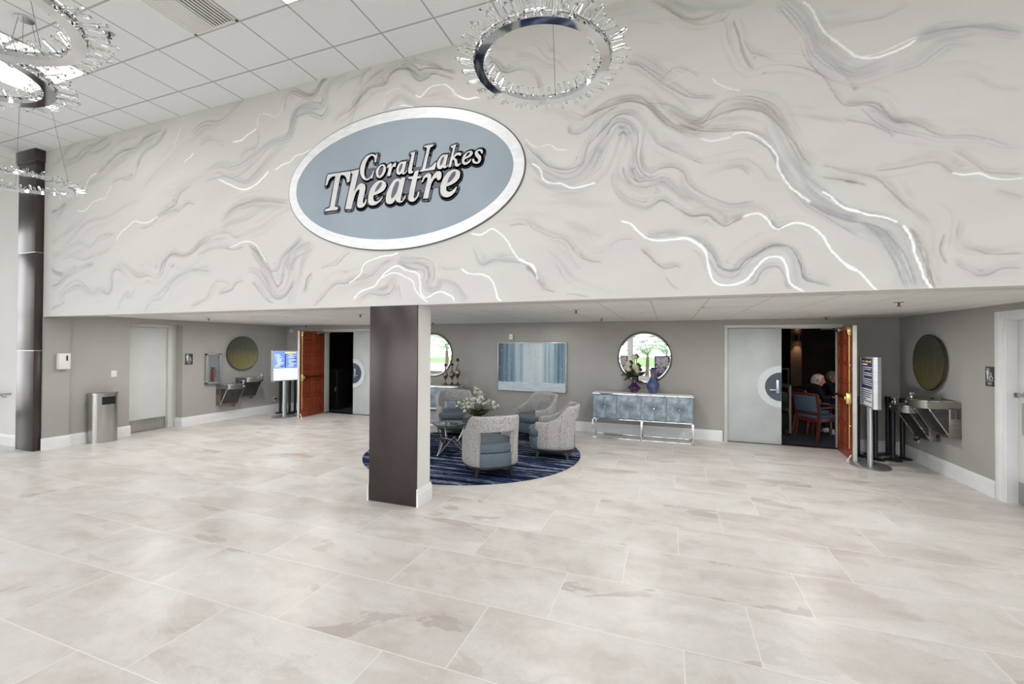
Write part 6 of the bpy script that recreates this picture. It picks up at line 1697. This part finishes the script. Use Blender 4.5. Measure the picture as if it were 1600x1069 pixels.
def stanchion(x, y, rz, label, group, first=[None]):
    if first[0] is not None:
        r = copy_tree(first[0]); r.location = (x, y, 0); r.rotation_euler = (0, 0, rz); r['label'] = label; r['group'] = group; return r
    r = tag(empty('stanchion', (x, y, 0), rz), label, 'stanchion', group)
    MB().lathe([(0.118, 0), (0.122, 0.004), (0.118, 0.016), (0.05, 0.028), (0.036, 0.034)], 36).build('base', BLACK, r)
    MB().lathe([(0.031, 0.03), (0.031, 0.90)], 24).build('post', BLACK, r)
    MB().lathe([(0.033, 0.86), (0.040, 0.87), (0.040, 0.955), (0.034, 0.968), (0.01, 0.972)], 24).build('belt_head', BLACK, r)
    q = MB(); q.box(-0.014, 0.014, -0.048, -0.036, 0.88, 0.945, 0.003); q.build('belt_clip', ALU, r)
    first[0] = r; return r
GL, GR = 'stanchions stored behind the left kiosk', 'stanchions stored in the right corner'
for x, y, l in [(2.93, 8.58, 'black stanchion half hidden between right kiosk and open door'), (3.10, 8.40, 'black stanchion directly right of the right kiosk'), (3.19, 8.76, 'black stanchion at the back of the right corner group'), (3.34, 8.44, 'black stanchion in front of the right corner group'), (3.43, 8.84, 'black stanchion deepest in the right corner'), (3.53, 7.99, 'black stanchion rising in front of the lower right fountain')]:
    stanchion(x, y if y != 7.99 else 8.61, random.Random(l).uniform(0, 6), l, GR)
for x, y, l in [(-9.46, 8.50, 'black stanchion left of the left kiosk pole'), (-9.24, 8.76, 'black stanchion behind the left kiosk pole'), (-9.15, 8.50, 'black stanchion just right of the left kiosk pole'), (-8.93, 8.80, 'black stanchion near the left door jamb'), (-8.66, 8.76, 'black stanchion touching the edge of the open left leaf')]:
    stanchion(x, y, random.Random(l).uniform(0, 6), l, GL)

# handrail by the left edge
hr = tag(empty('handrail', (-10.95, 4.1, 0.90)), 'short brushed steel handrail on the pale wall left of the column', 'handrail')
m = MB(); m.tube([(-1.4, -0.07, 0), (0.17, -0.07, 0), (0.21, -0.05, 0), (0.21, 0, 0)], 0.018, 10); m.build('rail', STEEL, hr)
for x in (-1.2, 0.05): MB().tube([(x, -0.07, -0.01), (x, -0.04, -0.06), (x, 0, -0.06)], 0.009, 8).build('bracket', STEEL, hr)

# ------------------------------------------------------------------ ceiling fixtures
def sprinkler(x, y, z, label):
    r = tag(empty('sprinkler', (x, y, z)), label, 'sprinkler', 'ceiling sprinklers')
    MB().lathe([(0.045, 0), (0.042, -0.008), (0.012, -0.012)][::-1], 18).build('escutcheon', STEEL, r)
    m = MB(); m.cyl((0, 0, -0.01), (0, 0, -0.045), 0.010, n=8); m.lathe([(0.001, -0.052), (0.022, -0.05), (0.022, -0.046), (0.001, -0.045)], 14); m.build('head', FDK, r)
for x, y, z, l in [(-1.20, 5.94, CEIL2, 'sprinkler in the lounge ceiling above the right armchair'), (-1.12, 7.84, CEIL2, 'sprinkler in the lounge ceiling left of the round mirror'), (2.41, 5.95, CEIL2, 'sprinkler at the right of the lounge ceiling'), (2.47, 8.49, CEIL2, 'sprinkler above the right theatre doors'),
                   (-4.75, 5.81, CEIL2, 'sprinkler in the lounge ceiling left of the square pillar'), (-4.90, 8.38, CEIL2, 'sprinkler over the left console'), (-8.76, 8.63, CEIL2, 'sprinkler above the left theatre doors'), (-8.33, 5.83, CEIL2, 'sprinkler at the left of the lounge ceiling'), (-5.45, 2.756, hz, 'sprinkler in the high tiled ceiling')]:
    sprinkler(x, y, z, l)
DLIT = emis('downlight_lens', (1, 0.97, 0.92, 1), 1.6)  # lens made to glow, though these downlights are switched off
def downlight(x, y, label):
    pw = 5 if y > 7.9 else DL_POWER
    r = tag(empty('recessed_downlight', (x, y, CEIL2)), label, 'ceiling light', 'recessed downlights in the lounge ceiling')
    MB().lathe([(0.085, 0.0), (0.105, -0.001), (0.106, -0.005), (0.088, -0.007), (0.085, -0.004)], 28).build('trim_ring', PLW, r)
    MB().lathe([(0.001, -0.001), (0.086, -0.001), (0.086, -0.003), (0.001, -0.003)][::-1], 28).build('lens', DLIT, r)
    area('lounge_fill', (x, y, CEIL2 - 0.02), (0, 0, 0), 0.14, 0.14, pw, (1, 0.98, 0.95))  # added light that fills the lounge; the fixtures themselves are unlit
DL_POWER = 22
for x, y, l in [(1.88, 5.04, 'downlight nearest the hall at the right of the lounge'), (-1.13, 5.02, 'downlight nearest the hall above the rug'), (-3.39, 8.04, 'downlight above the birch painting, left one'), (-2.27, 8.34, 'downlight above the birch painting, right one'),
                (-0.45, 6.9, 'downlight over the floor before the right console'), (-6.6, 7.0, 'downlight between the left doors and left mirror'), (-8.3, 6.9, 'downlight above the left fountains'), (-5.6, 5.3, 'downlight left of the pillar'), (1.9, 7.4, 'downlight in front of the right theatre doors'), (-8.4, 5.0, 'downlight over the litter bin')]:
    downlight(x, y, l)
def vent(x0, x1, y0, y1, z, label, n, along='x'):
    r = tag(empty('ceiling_vent', ((x0 + x1) / 2, (y0 + y1) / 2, z)), label, 'vent')
    a, b = (x1 - x0) / 2, (y1 - y0) / 2; m = MB()
    for p in ((-a, a, -b, -b + 0.03), (-a, a, b - 0.03, b), (-a, -a + 0.03, -b, b), (a - 0.03, a, -b, b)): m.box(*p, -0.008, 0, 0.002)
    m.build('frame', PLW, r); MB().box(-a + 0.02, a - 0.02, -b + 0.02, b - 0.02, -0.002, -0.0005).build('plenum', DARKV, r)
    for i in range(n):
        t = -a + 0.03 + (2 * a - 0.06) * (i + 0.5) / n; u = -b + 0.03 + (2 * b - 0.06) * (i + 0.5) / n
        w_ = (2 * a - 0.06) / n if along == 'y' else (2 * b - 0.06) / n
        if along == 'y': MB().box(t - w_ * (0.47 if i < n // 2 else 0.27), t + w_ * (0.47 if i < n // 2 else 0.27), -b + 0.03, b - 0.03, -0.010, -0.003, 0.001).build('slat', PLW, r)
        else: MB().box(-a + 0.03, a - 0.03, u - w_ * 0.34, u + w_ * 0.34, -0.010, -0.003, 0.001).build('slat', PLW, r)
vent(-4.63, -4.02, 2.49, 3.08, hz, 'white slotted air vent in the high tiled ceiling', 14, 'y')
vent(0.40, 0.99, 6.0, 6.28, CEIL2, 'flat air vent in the lounge ceiling in front of the right console', 6)
vent(-7.1, -6.5, 5.7, 6.0, CEIL2, 'flat air vent in the lounge ceiling before the left doors', 6)
def panel_light(x0, y0, label, nx=1, ny=2, em=None):
    w_, l_ = 0.6165 * nx, 0.607 * ny
    r = tag(empty('ceiling_panel_light', (x0 + w_ / 2, y0 + l_ / 2, hz)), label, 'ceiling light', 'panel lights in the high ceiling')
    m = MB()
    for p in ((-w_ / 2, w_ / 2, -l_ / 2, -l_ / 2 + 0.02), (-w_ / 2, w_ / 2, l_ / 2 - 0.02, l_ / 2), (-w_ / 2, -w_ / 2 + 0.02, -l_ / 2, l_ / 2), (w_ / 2 - 0.02, w_ / 2, -l_ / 2, l_ / 2)): m.box(*p, -0.010, 0, 0.002)
    m.build('frame', PLW, r)
    MB().box(-w_ / 2 + 0.018, w_ / 2 - 0.018, -l_ / 2 + 0.018, l_ / 2 - 0.018, -0.006, -0.001).build('diffuser', em or LIGHTP, r)
gx = lambda k: -4.018 + 0.6165 * k
gy = lambda k: 3.088 + 0.607 * k
lab = ['lit ceiling panel behind the upper left ring chandelier', 'lit ceiling panel at the far left top edge', 'lit ceiling panel cut by the top edge of the photo']
panel_light(gx(-6), gy(-1), lab[0], 2, 1, LIGHTP2)
panel_light(gx(-6), gy(-2), lab[1], 2, 1, LIGHTP2)
panel_light(gx(1), gy(-1), lab[2], 2, 1, LIGHTP2)
for i, k in enumerate((-1, 5, 11)):  # out-of-view panels added to brighten the hall and its floor
    for j, q in enumerate((-4, -8, -13)):
        panel_light(gx(k), gy(q) , 'added unseen ceiling panel, row ' + ('nearest the mural wall', 'above the camera', 'by the rear windows')[j] + ', ' + ('left of centre', 'right of centre', 'far right')[i], 1, 2)
for j, q in enumerate((-8, -13)):  # two more panels added out of view for the same fill
    panel_light(gx(-8), gy(q), 'added unseen ceiling panel on the far left, ' + ('above the camera row', 'by the rear windows')[j], 1, 2)

# ------------------------------------------------------------------ ring chandeliers
CABLE = mottle(mat('thin_steel_cable', S(120, 120, 122), 0.4, 0.8), S(110, 110, 112), S(132, 132, 134), 5)
def chandelier(loc, label, seed, first=[None]):
    if first[0] is not None:
        r = copy_tree(first[0]); r.location = loc; r.rotation_euler = (0, 0, seed); r['label'] = label
        for c in r.children:
            if c.name.startswith(('cable', 'canopy')): pass
        return r
    r = tag(empty('ring_chandelier', loc, seed), label, 'chandelier', 'crystal ring chandeliers')
    R1, R0, n = 0.366, 0.318, 120
    m = MB(); prof = [(R1, 0.0), (R1, 0.035), (R0, 0.035), (R0, 0.0)]
    vs = [(a * math.cos(2 * PI * i / n), a * math.sin(2 * PI * i / n), z) for a, z in prof for i in range(n)]
    m.add(vs, [(j * n + i, ((j + 1) % 4) * n + i, ((j + 1) % 4) * n + (i + 1) % n, j * n + (i + 1) % n) for j in range(4) for i in range(n)]); m.build('ring_band', CHROME, r, sharp=40)
    m = MB()
    m.tube([((R1 + 0.006) * math.cos(2 * PI * i / n), (R1 + 0.006) * math.sin(2 * PI * i / n), 0.030) for i in range(n)], 0.006, 6, closed=True); m.build('crystal_rail', CHROME, r)
    rnd = random.Random(7)
    def bar(L, rad):
        b = MB(); k = 6; b.cyl((0, 0, 0), (0, L * 0.9, 0), rad, rad, k, cap=True); b.cyl((0, L * 0.9, 0), (0, L, 0), rad, rad * 0.45, k, cap=True); return b
    o = bar(0.098, 0.0082).build('crystal_bar', CRYSTAL, r, sharp=20); s_ = bar(0.05, 0.0078).build('crystal_stub', CRYSTAL, r, sharp=20)
    def M_(a, rr, z, up, sc, inward=False):
        d = Vector((math.cos(a), math.sin(a), up)) * (-1 if inward else 1)
        return Matrix.Translation((rr * math.cos(a), rr * math.sin(a), z)) @ aim(d) @ Matrix.Diagonal((1, sc, 1, 1))
    for i in range(84):
        a = 2 * PI * i / 84; up = (0.08, 0.30, -0.05)[i % 3] + rnd.uniform(-0.05, 0.05); sc = rnd.uniform(0.7, 1.05)
        Mx = M_(a, R1 + 0.004, 0.012 + 0.012 * (i % 3), up, sc)
        if i == 0: o.matrix_local = Mx
        else: inst(o, Mx, r)
    for i in range(56):
        a = 2 * PI * (i + 0.3) / 56; Mx = M_(a, R0 - 0.001, 0.030, -0.55 if i % 2 else -1.3, rnd.uniform(0.8, 1.2), True)
        if i == 0: s_.matrix_local = Mx
        else: inst(s_, Mx, r)
    H = hz - 3.35
    for i in range(3):
        a = 2 * PI * i / 3 + 0.5; MB().tube([((R1 - 0.02) * math.cos(a), (R1 - 0.02) * math.sin(a), 0.03), (0.05 * math.cos(a), 0.05 * math.sin(a), H)], 0.0022, 5).build('cable', CABLE, r)
        MB().cyl(((R1 - 0.02) * math.cos(a), (R1 - 0.02) * math.sin(a), 0.03), ((R1 - 0.02) * math.cos(a), (R1 - 0.02) * math.sin(a), 0.055), 0.006, n=8).build('cable_clamp', CHROME, r)
    MB().lathe([(0.001, H - 0.001), (0.07, H - 0.001), (0.07, H + 0.3), (0.001, H + 0.3)], 24).build('canopy', CHROME, r)
    first[0] = r; return r
def hang(r):                                    # stretch cables and canopy up to the ceiling for this ring's own height
    H0 = hz - 3.35; H = hz - r.location.z
    for c in r.children:
        if c.name.startswith('cable') and not c.name.startswith('cable_clamp'): c.scale = (1, 1, (H - 0.02) / H0)
        if c.name.startswith('canopy'): c.location.z = (H - H0) - 0.015; c.scale.z = 1.0
ch = [chandelier((-6.0, 2.345, 3.35), 'crystal ring chandelier hanging in front of the tall column at the left edge', 0.3),
      chandelier((-0.65, 2.255, 3.30), 'crystal ring chandelier hanging alone above the oval sign', 1.1),
      chandelier((-2.547, 0.80, 3.06), 'largest looking crystal ring chandelier at the top left corner', 2.0),
      chandelier((-3.366, 1.054, 3.153), 'crystal ring chandelier below the corner one at the left edge', 0.8)]
q_ = _f.copy()
ch.append(chandelier((1.50, 1.07, 3.22), 'crystal ring chandelier just above the top edge at the right', 0.1))
for r in ch: hang(r)
# ------------------------------------------------------------------ behind the camera: what the mirrors and metal see
NVY = mottle(mat('navy_velvet', S(34, 44, 84), 0.8), S(28, 38, 76), S(42, 54, 98), 12)
PATF = mat('navy_and_white_ikat', S(200, 200, 205), 0.85)
def _pf():
    t = NT(PATF); vo = t.n('ShaderNodeTexVoronoi', feature='DISTANCE_TO_EDGE'); vo.inputs['Scale'].default_value = 14; t.l(t.coord(scale=(1, 1, 0.6)), vo.inputs['Vector'])
    t.base(t.ramp(vo.outputs['Distance'], [(0.05, S(38, 44, 84)), (0.14, S(214, 212, 212)), (0.4, S(190, 176, 176))]))
_pf()
def wing(loc, rz, label):
    r = tag(empty('high_back_chair', loc, rz), label, 'armchair', 'patterned high-back chairs behind the camera')
    MB().box(-0.33, 0.33, -0.36, -0.26, 0.20, 1.32, 0.03).build('back', NVY, r); MB().box(-0.27, 0.27, -0.27, -0.23, 0.5, 1.27, 0.02).build('back_cushion', PATF, r)
    MB().box(-0.33, 0.33, -0.28, 0.33, 0.16, 0.42, 0.03).build('seat_base', NVY, r); MB().box(-0.29, 0.29, -0.24, 0.32, 0.42, 0.52, 0.03).build('seat_cushion', NVY, r)
    for s in (-1, 1):
        MB().box(s * 0.33 - 0.04, s * 0.33 + 0.04, -0.30, 0.30, 0.20, 0.66, 0.03).build('armrest', NVY, r)
        for y in (-0.28, 0.26): MB().cyl((s * 0.28, y, 0), (s * 0.28, y, 0.17), 0.018, 0.025, 10).build('leg', LEG, r)
wing((-0.28, -3.2, 0), math.radians(5), 'navy high-back chair with patterned cushion seen in the right mirror')
wing((-2.1, -3.4, 0), math.radians(-12), 'second navy high-back chair reflected at the left of the mirror')
GRASS = mottle(mat('lawn', S(96, 128, 70), 0.9), S(84, 116, 60), S(116, 146, 88), 3)
PAVE = mottle(mat('pale_paving', S(206, 203, 196), 0.9), S(200, 197, 190), S(214, 211, 204), 2)
struct(MB().box(-30, 14, -22, hy0 - 0.2, -0.16, -0.06).build('floor', PAVE)); struct(MB().box(-34, hx0 - 0.2, -22, 8, -0.161, -0.061).build('floor', PAVE))
tag(MB().box(-34, 20, -60, -22, -0.2, -0.10).build('lawn', GRASS), 'green lawn beyond the rear windows', 'grass', kind='stuff')
FR = mottle(mat('palm_frond_green', S(92, 140, 70), 0.6), S(74, 120, 54), S(124, 168, 96), 6)
TRK = mottle(mat('palm_trunk', S(128, 112, 92), 0.9), S(112, 98, 80), S(144, 128, 108), 8)
def palm(x, y, h, label, first=[None]):
    if first[0] is not None:
        r = copy_tree(first[0]); r.location = (x, y, -0.08); r.rotation_euler = (0, 0, x); r.scale = (h, h, h); r['label'] = label; return r
    r = tag(empty('palm_tree', (x, y, -0.08)), label, 'tree', 'small palms outside the windows')
    MB().cyl((0, 0, 0), (0.03, 0, 1.0), 0.10, 0.07, 12).build('trunk', TRK, r); f0 = None
    fb = MB()
    sp = [(0, 0, 0), (0, 0.4, 0.28), (0, 0.8, 0.36), (0, 1.2, 0.22), (0, 1.5, -0.05)]; C = crom(sp, 5); fb.tube([tuple(c) for c in C], 0.008, 5)
    for i, c in enumerate(C[2:]):
        for s in (-1, 1):
            q = leaf_mesh(0.34 * (1 - 0.5 * i / len(C)), 0.035, 0.2, 0.4, 4); fb.add(q.v, q.f, Matrix.Translation(tuple(c)) @ aim((s, 0.7, -0.1)))
    for i in range(16):
        a = 2 * PI * i / 16 * 1.618; M = Matrix.Translation((0.03, 0, 1.0)) @ Matrix.Rotation(a, 4, 'Z') @ Matrix.Rotation(0.7 * ((i % 4) / 3.0), 4, 'X')
        if f0 is None: f0 = fb.build('frond', FR, r); f0.matrix_local = M
        else: inst(f0, M, r)
    first[0] = r; r.scale = (h, h, h); return r
for i, (x, y, h, l) in enumerate([(-1.15, -8.8, 1.25, 'nearest palm seen in the right mirror'), (-0.1, -12.5, 1.3, 'palm reflected at the middle of the right mirror'), (-14.5, -8.8, 1.5, 'palm seen in the left mirror'), (-19.5, -3.0, 1.5, 'palm outside the west windows'), (-9.0, -12.0, 1.2, 'palm left of the one in the left mirror'), (3.5, -9.5, 1.2, 'palm outside on the right')]):
    palm(x, y, h, l)
